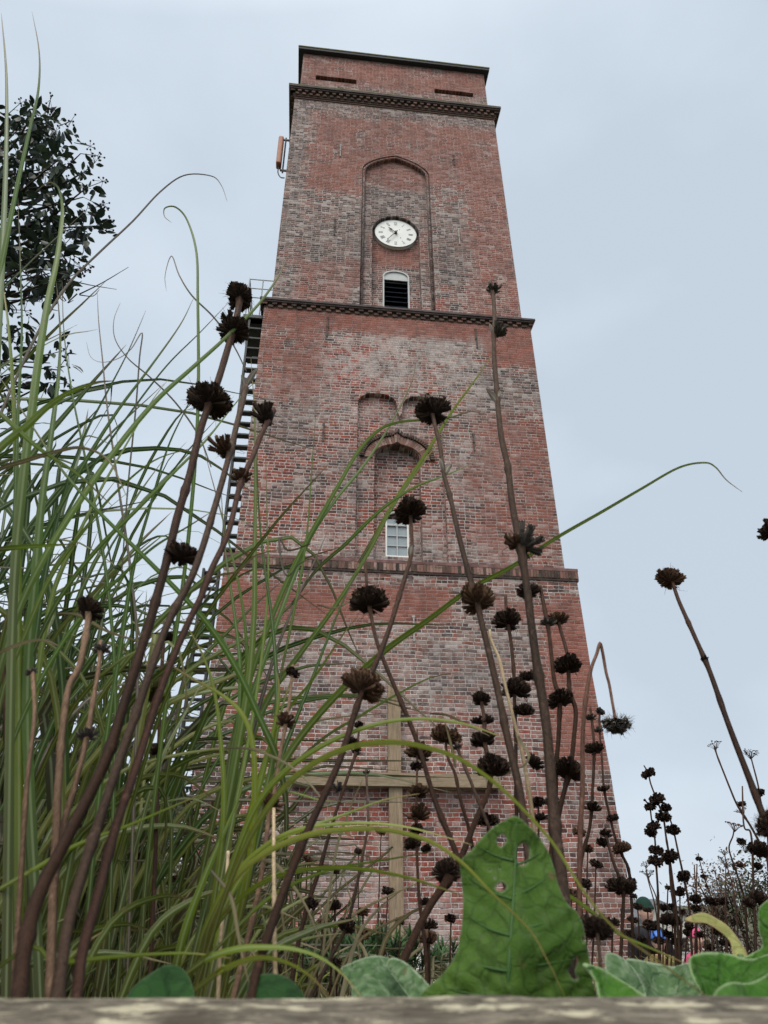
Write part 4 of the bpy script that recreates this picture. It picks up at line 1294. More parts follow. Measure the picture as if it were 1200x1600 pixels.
rs = random.Random(77)
def flower_stem(label, pix, Y0, Y1, w0, w1, heads=(), mat=None, hmat=None, group=None, name='dried_flower_stem', cat='dried flower stem', bracts=(), hk='full', tipname=None, ridge=.16, sides=8, ground=True):
    """pix from tip to base. heads: (px, py, diameter px[, kind])"""
    mat = mat or M_st_dark; hmat = hmat or M_head
    pix = pix[::-1]
    L_ = [0]
    for a, b in zip(pix, pix[1:]): L_.append(L_[-1] + math.hypot(a[0] - b[0], a[1] - b[1]))
    T = L_[-1]
    P = [at(x, y, Y0 + (Y1 - Y0) * (l / T)) for (x, y), l in zip(pix, L_)]
    s0 = px_size(*pix[0], Y0); s1 = px_size(*pix[-1], Y1)
    if ground: P = to_soil(P)
    path = spline(P, 12 if w0 > 15 else 7)
    n = len(path)
    root = empty(name, (path[0].x, path[0].y, path[0].z))
    tag(root, label, cat, group)
    # a head knots the stem: find swellings
    hp = []
    for h in heads:
        best = min(range(len(pix)), key=lambda i: abs(pix[i][1] - h[1]) + .3 * abs(pix[i][0] - h[0]))
        # distance along the path by nearest point on the pixel polyline
        bd, bl = 1e9, 0
        for i in range(len(pix) - 1):
            ax, ay = pix[i]; bx, by = pix[i + 1]
            dx, dy = bx - ax, by - ay
            tt = max(0, min(1, ((h[0] - ax) * dx + (h[1] - ay) * dy) / (dx * dx + dy * dy + 1e-9)))
            d = math.hypot(ax + dx * tt - h[0], ay + dy * tt - h[1])
            if d < bd: bd, bl = d, (L_[i] + tt * (L_[i + 1] - L_[i])) / T
        hp.append((h, at(h[0], h[1], Y0 + (Y1 - Y0) * bl)))
    rad = []
    cs = []
    nodesp = rs.uniform(.07, .11); nodeph = rs.uniform(0, .1)
    for i, p in enumerate(path):
        f = i / (n - 1)
        r = .44 * (w0 * s0 * (1 - f) + w1 * s1 * f)
        for (h, q) in hp:
            d = (p - q).length
            r *= 1 + .35 * math.exp(-(d / (3 * r + .001)) ** 2)
        r *= 1 + .06 * mnoise.noise(p * 60)
        al = (p - path[0]).length + nodeph
        q_ = (al / nodesp) % 1.0
        r *= 1 + .30 * math.exp(-((q_ - .5) * nodesp / .0035) ** 2)
        rad.append(r); cs.append(f)
    wob = [p + Vector((mnoise.noise(p * 14), 0, mnoise.noise(p * 14 + Vector((5, 5, 5))))) * (.0010) for p in path]
    m = MB(); m.tube(wob, rad, sides, .5, ridge, cs=cs)
    place(m.build("stem", mat, None, True), root)
    for (h, q) in hp:
        kind = h[3] if len(h) > 3 else hk
        hm = h[4] if len(h) > 4 else hmat
        if kind == 'full' and h[2] < 26: kind = 'far' if h[2] < 19 or px_size(h[0], h[1], q.y) > .0012 else rs.choice(['far', 'full'])
        d = h[2] * px_size(h[0], h[1], q.y)
        k = min(range(n), key=lambda i: (path[i] - q).length)
        t = (path[min(k + 1, n - 1)] - path[max(k - 1, 0)]).normalized()
        if kind in ('umbel', 'spray'):
            me = UM[2] if kind == 'spray' else rs.choice(UM[:2])
            key = (me.name, hm.name)
            if key not in HMAT:
                c = me.copy(); c.materials.append(hm); HMAT[key] = c
            o = bpy.data.objects.new("seed_umbel", HMAT[key])
        else:
            o = bpy.data.objects.new("seed_head", head_data(kind, hm, rs))
        COL.objects.link(o)
        o.parent = root
        o.rotation_mode = 'QUATERNION'
        if kind == 'droop':
            pass
        qq = (t + Vector((rs.gauss(0, .14), rs.gauss(0, .14), 0))).normalized().to_track_quat('Z', 'Y')
        spin = rs.uniform(0, 6.28)
        if kind == 'broken':
            # keep the surviving calyces on the side seen in the photo
            side = 1 if q.x >= path[k].x - 1e-6 else -1
            want = Vector((side, -.15, 0))
            lx = qq.inverted() @ want
            spin = math.atan2(lx.y, lx.x)
        o.rotation_quaternion = qq @ Matrix.Rotation(spin, 3, 'Z').to_quaternion()
        sc = d * (rs.uniform(1.0, 1.12) if h[2] < 55 or kind == 'broken' else rs.uniform(.92, .99)) * (.88 if q.x < -.05 and h[2] > 34 else 1)
        o.scale = (sc, sc, sc * rs.uniform(.78, .95))
        base = q if kind != 'broken' else path[k].lerp(q, .45)
        o.location = base - root.location
    for (bx, by, ang, ln) in bracts:
        k = min(range(n), key=lambda i: (path[i] - at(bx, by, path[i].y)).length)
        p = path[k]
        s = px_size(bx, by, p.y)
        a = R(ang)
        d = (Vector((math.cos(a), .1, math.sin(a)))).normalized()
        B = Blades(); B.add([p, p + d * ln * s * .5 + Vector((0, 0, .002)), p + d * ln * s], 9 * s, .5, rs, seg=4, tip=.5, nside=Vector((0, 1, 0)))
        place(B.build("bract", M_grass_pur), root)
    return root

DK, GR_, TN, SW = M_st_dark, M_st_grey, M_st_tan, M_st_straw
FS = flower_stem
# --- three heavy leaning stems, left
FS("heaviest dark leaning stem, carrying the huge bristly seed head left of the tower",
   [(374, 455), (372, 480), (364, 520), (345, 580), (328, 630), (315, 668), (296, 742), (277, 810), (258, 885), (238, 960), (217, 1031), (195, 1100), (165, 1187), (104, 1308), (62, 1396), (37, 1487), (27, 1567)],
     .24, .52, 24, 9.5, [(374, 463, 45), (366, 517, 58), (352, 500, 38, 'broken'), (327, 626, 80, 'full'), (284, 866, 52, 'full')])
FS("middle stem of the heavy leaning trio, ending in a bare pale broken tip",
   [(384, 604), (379, 630), (370, 665), (360, 705), (345, 760), (330, 810), (300, 900), (262, 978), (221, 1095), (187, 1187), (146, 1308), (112, 1425), (96, 1508), (88, 1567)],
   .25, .47, 21, 9, [(350, 700, 66, 'broken', M_head_br)], mat=GR_, bracts=[(384, 604, 70, 45), (384, 606, 110, 30)])
FS("reddish brown stem, rightmost of the heavy leaning trio, with flared heads over the tower edge",
   [(428, 640), (408, 680), (394, 715), (376, 755), (356, 832), (330, 890), (313, 936), (290, 985), (247, 1095), (217, 1187), (179, 1296), (154, 1396), (129, 1487), (117, 1567)],
   .26, .47, 19, 7.5, [(420, 652, 60, 'broken'), (410, 640, 46, 'broken'), (376, 745, 40, 'open', M_head_br)], mat=stem_mat("dried_stem_red_brown", (0.014, 0.006, 0.004), (0.060, 0.028, 0.019)))
FS("tan stem crossing the grass at far left, topped by one flat dark seed head",
   [(142, 945), (136, 985), (124, 1040), (106, 1083), (92, 1217), (88, 1300), (84, 1380), (78, 1567)], .34, .42, 16, 9, [(141, 953, 46)], mat=TN)
FS("short tan stem with a small closed bud below a frayed one, left edge",
   [(158, 1000), (155, 1040), (146, 1095), (137, 1150), (117, 1229), (100, 1290), (84, 1400), (80, 1567)], .35, .42, 14, 6, [(159, 1014, 26, 'open', M_head_gr), (137, 1148, 32, 'open', M_head_gr)], mat=TN)
FS("thin bare straw coloured stem at the far left, without any seed head",
   [(50, 1045), (55, 1100), (54, 1137), (42, 1237), (33, 1383), (22, 1567)], .35, .4, 10, 6, [(49, 1050, 17, 'open', M_head_gr)], mat=TN)
FS("dark stem with a mossy green seed head, behind the heavy leaning trio",
   [(255, 1000), (251, 1085), (249, 1170), (245, 1280), (240, 1400), (232, 1560)], .6, .7, 8, 6, [(246, 1085, 52, 'full', head_mat("mossy_calyx", [(.2, (0.02, 0.02, 0.008)), (.6, (0.07, 0.07, 0.02)), (.95, (0.16, 0.16, 0.05))])), (249, 1172, 26), (262, 998, 20)])
FS("dark seed head at the extreme left edge of the photograph among the grass",
   [(2, 990), (8, 1100), (12, 1300), (5, 1560)], .6, .6, 9, 6, [(4, 1000, 30)])
# --- centre
FS("long thick stem leaning right across the tower, its top head covering the small window",
   [(641, 790), (643, 830), (641, 870), (620, 940), (600, 1003), (583, 1047), (560, 1099), (531, 1187), (484, 1292), (443, 1397), (414, 1478), (398, 1530), (391, 1567)],
   .30, .50, 18, 6.5, [(641, 800, 56, 'full'), (568, 1072, 68, 'full', M_head_br)], mat=DK, bracts=[(641, 872, 80, 22)])
FS("slim stem leaning left, with a dark head and a bare spike above it",
   [(571, 880), (574, 925), (579, 959), (589, 1006), (618, 1076), (653, 1163), (683, 1257), (712, 1333), (740, 1430), (760, 1560)],
   .36, .5, 13, 6, [(576, 940, 60, 'full')], mat=M_st_grey if False else DK)
FS("tall stem with a head beside the ogee arch and another below the string course",
   [(668, 618), (672, 632), (680, 665), (688, 697), (694, 739), (705, 780), (712, 816), (723, 865), (745, 945), (776, 1070), (793, 1152), (811, 1233), (825, 1330), (835, 1440), (842, 1560)],
   .34, .52, 20, 6, [(668, 618, 9, 'far'), (677, 642, 50, 'full'), (745, 937, 58, 'full', M_head_br)], mat=GR_, bracts=[(694, 739, 100, 30), (694, 741, 60, 26)])
FS("tallest stem, rising past the upper cornice, its heads mostly stripped bare",
   [(766, 440), (771, 470), (772, 500), (771, 520), (772, 560), (777, 620), (783, 680), (793, 730), (800, 790), (813, 860), (825, 930), (840, 1040), (852, 1130), (862, 1240), (872, 1330), (880, 1400), (888, 1560)],
   .32, .52, 27, 6.5, [(772, 452, 24, 'open', M_head_gr), (780, 520, 36, 'broken', M_head_gr), (822, 848, 68, 'broken', M_head_gr), (806, 850, 40, 'broken', M_head_br)], mat=GR_,
   bracts=[(777, 628, 118, 32), (777, 628, 80, 30), (770, 520, 100, 22), (822, 852, 20, 40), (822, 850, 150, 34)])
FS("wavy straw coloured stalk with a curled tendril, right beside the tallest stem",
   [(765, 985), (767, 1000), (780, 1030), (791, 1076), (802, 1121), (813, 1165), (823, 1217), (832, 1280), (845, 1400), (850, 1560)], .4, .45, 11, 5, [], mat=SW, ridge=.05)
hand_blade(GC, [(785, 1215), (800, 1205), (820, 1195), (826, 1180), (815, 1160), (810, 1150)], .42, .42, 4, GD, .8)
FS("short stem carrying two dark heads just left of the tallest stem",
   [(790, 930), (793, 970), (798, 1000), (803, 1063), (804, 1100), (806, 1180), (806, 1300), (800, 1420), (795, 1560)], .8, .85, 8, 6, [(793, 970, 44), (806, 1078, 42), (818, 1112, 36), (824, 1058, 28)])
FS("stem bearing a stack of five neat heads that turns black where it slants down left",
   [(752, 1075), (752, 1093), (757, 1127), (757, 1156), (766, 1200), (764, 1233), (743, 1283), (712, 1356), (665, 1426), (615, 1540), (610, 1567)],
   .50, .62, 19, 5, [(752, 1093, 31), (748, 1127, 24, 'open'), (766, 1127, 24, 'broken'), (755, 1156, 36), (772, 1201, 58), (698, 1362, 42)])
FS("stem whose top leans right into one broad flat head above the holed leaf's tip",
   [(870, 955), (875, 980), (886, 1020), (888, 1041), (891, 1080), (900, 1110), (897, 1150), (890, 1200), (880, 1240), (870, 1290), (860, 1350), (850, 1560)],
   .6, .68, 13, 5, [(873, 968, 30, 'full', M_head_br), (888, 1041, 47), (889, 1205, 48)])
FS("stem with one ragged open cup and a broad round head, right of the tallest stem",
   [(845, 915), (850, 945), (857, 985), (866, 1060), (875, 1093), (873, 1150), (868, 1200), (868, 1280), (872, 1400), (875, 1560)],
   .62, .68, 12, 6, [(857, 973, 26, 'open', M_head_gr), (875, 1093, 42), (836, 1192, 28), (826, 925, 32)], mat=DK)
FS("red brown stem snapped at the top, its fuzzy head hanging down against the sky",
   [(962, 1125), (957, 1098), (952, 1070), (947, 1050), (942, 1020), (938, 1006), (933, 1022), (924, 1047), (917, 1087), (912, 1150), (911, 1225), (907, 1300), (905, 1400), (903, 1560)],
   .5, .55, 11, 5.5, [(963, 1131, 40, 'fuzzy', M_head_gr)], mat=TN if False else stem_mat("dried_stem_russet", (0.05, 0.022, 0.015), (0.16, 0.085, 0.062)))
FS("thin stem of four small heads along the right edge of the tower",
   [(922, 1105), (925, 1130), (928, 1171), (926, 1230), (922, 1290), (905, 1370), (900, 1560)], .8, .85, 8, 4, [(923, 1121, 20, 'open', M_head_gr), (928, 1171, 30), (926, 1262, 30, 'open'), (912, 1380, 24)])
FS("hair thin stem with tiny grey buds on the tower's right edge",
   [(938, 1105), (937, 1140), (941, 1200), (944, 1233), (952, 1270), (962, 1310), (972, 1335), (985, 1380), (990, 1560)], .85, .9, 6, 3, [(938, 1112, 13, 'far', M_head_gr), (935, 1141, 16, 'open', M_head_gr), (943, 1233, 20, 'open'), (957, 1278, 19, 'far'), (971, 1327, 27, 'full', M_head_br), (987, 1377, 15, 'far')])
FS("stem with a wide double head low beside the tower's right corner",
   [(947, 1290), (947, 1303), (960, 1350), (973, 1387), (972, 1440), (968, 1560)], .8, .85, 7, 4, [(947, 1303, 20, 'open'), (941, 1316, 18, 'far'), (965, 1385, 36), (981, 1387, 32), (990, 1400, 12, 'far')])
FS("blackish stem running down left past the timber post, three small heads near its top",
   [(562, 1128), (556, 1175), (554, 1182), (533, 1242), (517, 1292), (500, 1358), (483, 1408), (467, 1467), (450, 1560)], .6, .7, 11, 4, [(561, 1133, 15), (550, 1158, 17), (556, 1174, 17, 'open'), (525, 1229, 26, 'broken', M_head_gr), (486, 1412, 24)])
FS("stem before the timber post, tiny bud on top and round head low",
   [(572, 1203), (574, 1250), (575, 1290), (568, 1330), (560, 1375), (543, 1445), (520, 1490), (480, 1567)], .6, .66, 9, 4, [(572, 1207, 12, 'open', M_head_gr), (541, 1448, 30)], mat=M_st_grey)
FS("upright stem stacked with six heads just right of the timber post",
   [(652, 1140), (652, 1237), (652, 1300), (655, 1400), (664, 1480), (668, 1567)], .62, .7, 9, 4, [(654, 1175, 38, 'full', M_head_br), (650, 1197, 18), (654, 1238, 30, 'full', M_head_br), (653, 1273, 38, 'open', M_head_br), (650, 1296, 20), (644, 1319, 26), (666, 1326, 18), (664, 1409, 15)])
FS("stem with a large ragged head crossing the right arm of the timber beam",
   [(697, 1140), (700, 1180), (712, 1210), (720, 1250), (733, 1300), (745, 1380), (755, 1560)], .55, .6, 9, 5, [(697, 1152, 46, 'full', M_head_br)])
FS("grey stem with a single pale knob, crossing the beam beside the ragged head",
   [(714, 1160), (718, 1178), (735, 1220), (750, 1260), (766, 1303), (790, 1400), (800, 1560)], .52, .56, 8, 5, [(714, 1168, 18, 'open', M_head_gr)], mat=M_st_grey)
FS("jointed brown stem with two open heads, left of the timber frame",
   [(458, 1040), (456, 1055), (452, 1090), (446, 1127), (436, 1185), (428, 1240), (420, 1270), (405, 1380), (385, 1480), (365, 1567)], .42, .5, 12, 5, [(457, 1051, 22), (446, 1127, 38, 'open', M_head_br), (425, 1255, 38, 'open', M_head_br)], mat=TN)
FS("straight straw coloured stick rising from the timber edging to the open brown head",
   [(427, 1262), (428, 1330), (429, 1400), (430, 1480), (431, 1567)], .30, .42, 9, 6, [], mat=SW, ridge=.04)
FS("pale grey dead stalk without head, leaning in the grass below the tower's left corner",
   [(355, 1330), (352, 1380), (346, 1450), (342, 1567)], .42, .45, 8, 6, [], mat=M_st_straw, ridge=.04)
FS("low drooping black fuzzy head beside the torn leaf, over pale leaves",
   [(931, 1430), (933, 1455), (938, 1500), (940, 1567)], .36, .38, 8, 5, [(932, 1452, 50, 'fuzzy')], mat=M_st_grey)
# lower middle small ones (alike)
ORD = ['leftmost','second','third','fourth','fifth','sixth','seventh','eighth','ninth','tenth','eleventh','twelfth','thirteenth','fourteenth','fifteenth','sixteenth','seventeenth','eighteenth','nineteenth','twentieth']
def nth(i, n):
    if i < 20: return ORD[i] + ('' if i == 0 else ' from the left')
    return ORD[n - 1 - i].replace('leftmost', 'rightmost') + ('' if n - 1 - i == 0 else ' from the right')
low = [(905, 1300, 20), (862, 1252, 22), (932, 1350, 20), (893, 1396, 22), (956, 1442, 26), (880, 1460, 24), (918, 1326, 18), (606, 1392, 18), (742, 1428, 22), (596, 1300, 14), (523, 1417, 24), (568, 1459, 22), (567, 1425, 20), (481, 1342, 18), (670, 1446, 26), (669, 1467, 32), (704, 1435, 20), (762, 1284, 38), (840, 1253, 24), (842, 1278, 26), (525, 1362, 13), (433, 1454, 15), (398, 1346, 13), (287, 1333, 20), (267, 1375, 22), (217, 1340, 24), (112, 1354, 22), (204, 1429, 24), (215, 1130, 22), (300, 1440, 18), (170, 1420, 22), (60, 1330, 20), (330, 1345, 18), (525, 1504, 20), (625, 1440, 15), (560, 1330, 13), (505, 1440, 18)]
low.sort()
for li, (x, y, d) in enumerate(low):
    Yh = .04 * F_PX / d * .5
    Yh = max(.75, min(2.0, Yh * 1.1))
    dx = rs.uniform(-14, 14)
    hmt = rs.choice([M_head, M_head_br])
    FS("%s %s seed head, %s of the small low ones before the tower" % ('tiny' if d < 18 else 'small', 'black' if hmt is M_head else 'brown', nth(li, len(low))), [(x, y - 4), (x + dx * .2, y + 40), (x + dx * .6, 1500), (x + dx, 1570)], Yh, Yh, 6 / Yh * .8, 4 / Yh * .8, [(x, y, d, 'full' if d > 22 else 'far', hmt)], group="small seed heads before the tower", sides=6)

# --- right-hand stand of pompom heads against the sky
FS("pompom stem of the right-hand stand with the topmost head against the sky",
   [(1006, 1196), (1013, 1208), (1017, 1225), (1026, 1249), (1036, 1276), (1041, 1310), (1047, 1345), (1055, 1410), (1060, 1460), (1066, 1560)], 2.0, 2.1, 5, 2, [(1013, 1208, 20), (1026, 1249, 24), (1036, 1276, 24), (1046, 1339, 25), (1064, 1390, 14, 'far')])
FS("pompom stem on the right side of the stand, sloping through its lowest big head",
   [(1041, 1255), (1043, 1268), (1052, 1297), (1060, 1332), (1068, 1369), (1077, 1420), (1081, 1487), (1083, 1560)], 2.0, 2.1, 5, 2, [(1041, 1262, 17), (1052, 1297, 22), (1068, 1369, 23), (1077, 1448, 16)])
FS("pompom stem on the left side of the stand with paired heads one above another",
   [(1007, 1249), (1015, 1261), (1018, 1280), (1023, 1310), (1025, 1345), (1028, 1400), (1029, 1450), (1030, 1560)], 2.0, 2.1, 5, 2, [(1007, 1250, 4, 'far'), (1015, 1261, 17), (1021, 1291, 21), (1017, 1300, 20), (1025, 1329, 24), (1024, 1345, 23)])
FS("pompom stem in the middle of the stand holding two heads side by side half way",
   [(1044, 1330), (1046, 1345), (1049, 1390), (1054, 1430), (1057, 1560)], 2.1, 2.2, 5, 3, [(1049, 1415, 10, 'far'), (1047, 1438, 27), (1037, 1418, 13)])
small_r = [(1044, 1387, 10), (1062, 1396, 14), (1017, 1446, 23), (1058, 1472, 18), (1093, 1460, 16), (1133, 1473, 18), (988, 1437, 18), (983, 1460, 18), (1030, 1470, 18), (1074, 1458, 14), (1004, 1470, 18), (1045, 1460, 20), (1110, 1480, 14), (1036, 1440, 16), (996, 1416, 15), (1012, 1422, 13), (1052, 1440, 15), (1100, 1440, 15), (1120, 1455, 16), (1148, 1440, 15), (1066, 1424, 12), (1022, 1486, 16)]
small_r.sort()
for li, (x, y, d) in enumerate(small_r):
    Yh = 2.2 if d > 12 else 2.8
    dx = rs.uniform(-8, 8)
    FS("%s pompom head, %s of the low ones behind the pale leaves" % ('tiny' if d < 15 else 'small', nth(li, len(small_r))), [(x, y - 3), (x + dx * .3, y + 25), (x + dx, 1560)], Yh, Yh, 4, 2.5, [(x, y, d, 'far')], group="small pompom heads behind the pale leaves", sides=5)
FS("short pompom stem with two stacked heads right of the stand",
   [(1089, 1350), (1088, 1405), (1087, 1450), (1086, 1560)], 2.1, 2.2, 4, 2, [(1087, 1405, 18), (1087, 1419, 17)])
FS("short pompom stem, first of the pair of flat heads at one height",
   [(1110, 1400), (1112, 1410), (1113, 1450), (1112, 1560)], 2.1, 2.2, 4, 2, [(1112, 1408, 20)])
FS("short pompom stem, second of the pair of flat heads at one height",
   [(1128, 1400), (1130, 1410), (1135, 1450), (1137, 1560)], 2.1, 2.2, 4, 2, [(1129, 1408, 18)])
FS("slender stem with two small buds leaning left behind the flat heads",
   [(1091, 1333), (1096, 1355), (1105, 1385), (1118, 1420), (1128, 1480), (1130, 1560)], 2.2, 2.3, 3.5, 1.5, [(1092, 1342, 10, 'far'), (1099, 1369, 9, 'far'), (1104, 1385, 6, 'far')])
FS("bare thin twig standing between the pompom stand and the flat heads",
   [(1085, 1352), (1086, 1380), (1088, 1400), (1089, 1480), (1090, 1560)], 2.2, 2.3, 3.5, 2, [], ridge=.05)
FS("bare thin twig leaning left above the brownish shrub",
   [(1115, 1357), (1121, 1380), (1130, 1410), (1140, 1470), (1143, 1560)], 2.2, 2.3, 3, 1.2, [], ridge=.05)
# --- far right
FS("near diagonal stem at right with a round head on top and a swollen joint",
   [(1046, 895), (1051, 912), (1060, 940), (1078, 980), (1101, 1030), (1115, 1065), (1138, 1130), (1160, 1190), (1190, 1270), (1225, 1360), (1260, 1560)], .42, .6, 15, 5, [(1047, 905, 42, 'full', M_head_br), (1101, 1030, 12, 'far'), (1204, 1290, 44, 'fuzzy')])
FS("seed head cut by the right edge of the photograph half way up",
   [(1204, 815), (1212, 900), (1230, 1100), (1250, 1560)], .5, .6, 10, 6, [(1205, 829, 38, 'open')])
FS("thin stem topped by an open starry seed spray, far right",
   [(1116, 1165), (1122, 1185), (1140, 1230), (1153, 1260), (1172, 1290), (1188, 1320), (1200, 1350), (1210, 1560)], 1.4, 1.5, 5, 2.2, [(1118, 1170, 24, 'spray', M_head_gr), (1159, 1256, 12, 'far'), (1161, 1270, 20, 'umbel', M_head_br)])
FS("thin stem with a dark flat umbel touching the near diagonal stem",
   [(1173, 1183), (1177, 1198), (1185, 1228), (1190, 1260), (1200, 1310), (1208, 1560)], 1.4, 1.5, 4, 2, [(1173, 1183, 26, 'umbel', M_head), (1187, 1238, 16, 'far')])
FS("bent stem with a spreading umbel like a small roof, far right",
   [(1147, 1297), (1145, 1307), (1139, 1325), (1146, 1350), (1158, 1385), (1165, 1420), (1170, 1560)], 1.5, 1.5, 4, 2, [(1148, 1296, 26, 'umbel', M_head_br)])
FS("stem with a cluster of dark heads at the far right edge, heaviest in that corner",
   [(1160, 1228), (1162, 1290), (1172, 1300), (1176, 1340), (1178, 1405), (1180, 1470), (1181, 1560)], 1.3, 1.4, 6, 2, [(1158, 1315, 14, 'far'), (1186, 1328, 34, 'full'), (1165, 1330, 24, 'umbel', M_head), (1184, 1353, 14, 'far'), (1185, 1405, 28), (1170, 1411, 20), (1157, 1352, 15, 'open', M_head_br)])
FS("pale flat umbel on a thin stalk, upper and smaller one above the shrub",
   [(1132, 1335), (1138, 1360), (1146, 1390), (1152, 1450), (1155, 1560)], 1.8, 1.9, 3, 1.5, [(1132, 1335, 15, 'umbel', M_head_gr)])
FS("pale flat umbel on a thin stalk, lower and wider one above the shrub",
   [(1134, 1352), (1134, 1380), (1134, 1420), (1136, 1560)], 1.8, 1.9, 3, 1.5, [(1134, 1352, 24, 'umbel', M_head_gr)])
FS("pale grey umbel on a thin stalk, upper one left of the pompom stand",
   [(1009, 1354), (1012, 1372), (1022, 1410), (1027, 1450), (1030, 1560)], 2.2, 2.3, 3, 1.5, [(1010, 1354, 15, 'umbel', M_head_gr)])
FS("pale grey umbel on a thin stalk, lower one left of the pompom stand",
   [(1013, 1369), (1016, 1380), (1026, 1405), (1030, 1450), (1034, 1560)], 2.2, 2.3, 3, 1.5, [(1013, 1369, 22, 'umbel', M_head_gr)])

# ------------------------------------------------------------------ broad leaves
def leaf_mat(name, dark, light, fuzz, vein_scale=60, trans=.12, edge=(0.20, 0.26, 0.16), bumpd=.00045):
    t = NT(name)
    oc = t.tc()
    n = t.noise(oc, 22, 5, .6)
    v = t.n('TexVoronoi', feature='DISTANCE_TO_EDGE')
    nv = t.n('VectorMath', operation='ADD')
    nz = t.n('TexNoise'); t.L(oc, nz.inputs['Vector']); nz.inputs['Scale'].default_value = 90
    sc = t.n('VectorMath', operation='SCALE'); t.L(nz.outputs['Color'], sc.inputs[0]); sc.inputs['Scale'].default_value = .008
    t.L(oc, nv.inputs[0]); t.L(sc.outputs[0], nv.inputs[1]); t.L(nv.outputs[0], v.inputs['Vector'])
    v.inputs['Scale'].default_value = vein_scale
    v2 = t.n('TexVoronoi', feature='DISTANCE_TO_EDGE'); t.L(nv.outputs[0], v2.inputs['Vector']); v2.inputs['Scale'].default_value = vein_scale * 2.7
    ve = t.smooth(v.outputs['Distance'], 0.0, .10)
    ve2 = t.smooth(v2.outputs['Distance'], 0.0, .12)
    c = t.ramp(n, [(.3, dark), (.7, light)])
    c = t.mix(t.math('MULTIPLY_ADD', ve, -.5, .5), c, tuple(x * .55 for x in dark))
    c = t.mix(t.math('MULTIPLY_ADD', ve2, -.22, .22), c, tuple(x * .55 for x in dark))
    fz = t.smooth(t.noise(oc, 260, 3), .42, .72)
    c = t.mix(t.math('MULTIPLY', fz, fuzz), c, edge)
    ed = t.attr('tint')
    c = t.mix(t.math('MULTIPLY', t.smooth(ed, .35, 1.0), .85), c, edge)
    sp = t.smooth(t.noise(oc, 75, 2), .70, .74)
    c = t.mix(t.math('MULTIPLY', sp, .7), c, (.11, .075, .035))
    t.bump(t.math('ADD', t.math('MULTIPLY', ve, .8), t.math('ADD', t.math('MULTIPLY', ve2, .35), t.math('MULTIPLY', fz, .15))), bumpd)
    m = t.done(c, .75, .18)
    out = t.t.nodes['Material Output']
    tr = t.n('BsdfTranslucent'); t.L(c, tr.inputs[0])
    ms = t.n('MixShader'); ms.inputs[0].default_value = trans
    t.L(t.b.outputs[0], ms.inputs[1]); t.L(tr.outputs[0], ms.inputs[2]); t.L(ms.outputs[0], out.inputs[0])
    return m
def smooth_loop(pts, m=3):
    n = len(pts); out = []
    for i in range(n):
        a, b, c, d = (Vector(pts[(i + k - 1) % n]) for k in range(4))
        for j in range(m):
            t = j / m
            out.append(0.5 * ((2 * b) + (c - a) * t + (2 * a - 5 * b + 4 * c - d) * t * t + (3 * b - a - 3 * c + d) * t ** 3))
    return out
def inside(p, poly):
    x, y = p; r_ = False
    for i in range(len(poly)):
        a, b = poly[i], poly[i - 1]
        if (a[1] > y) != (b[1] > y) and x < (b[0] - a[0]) * (y - a[1]) / (b[1] - a[1]) + a[0]:
            r_ = not r_
    return r_
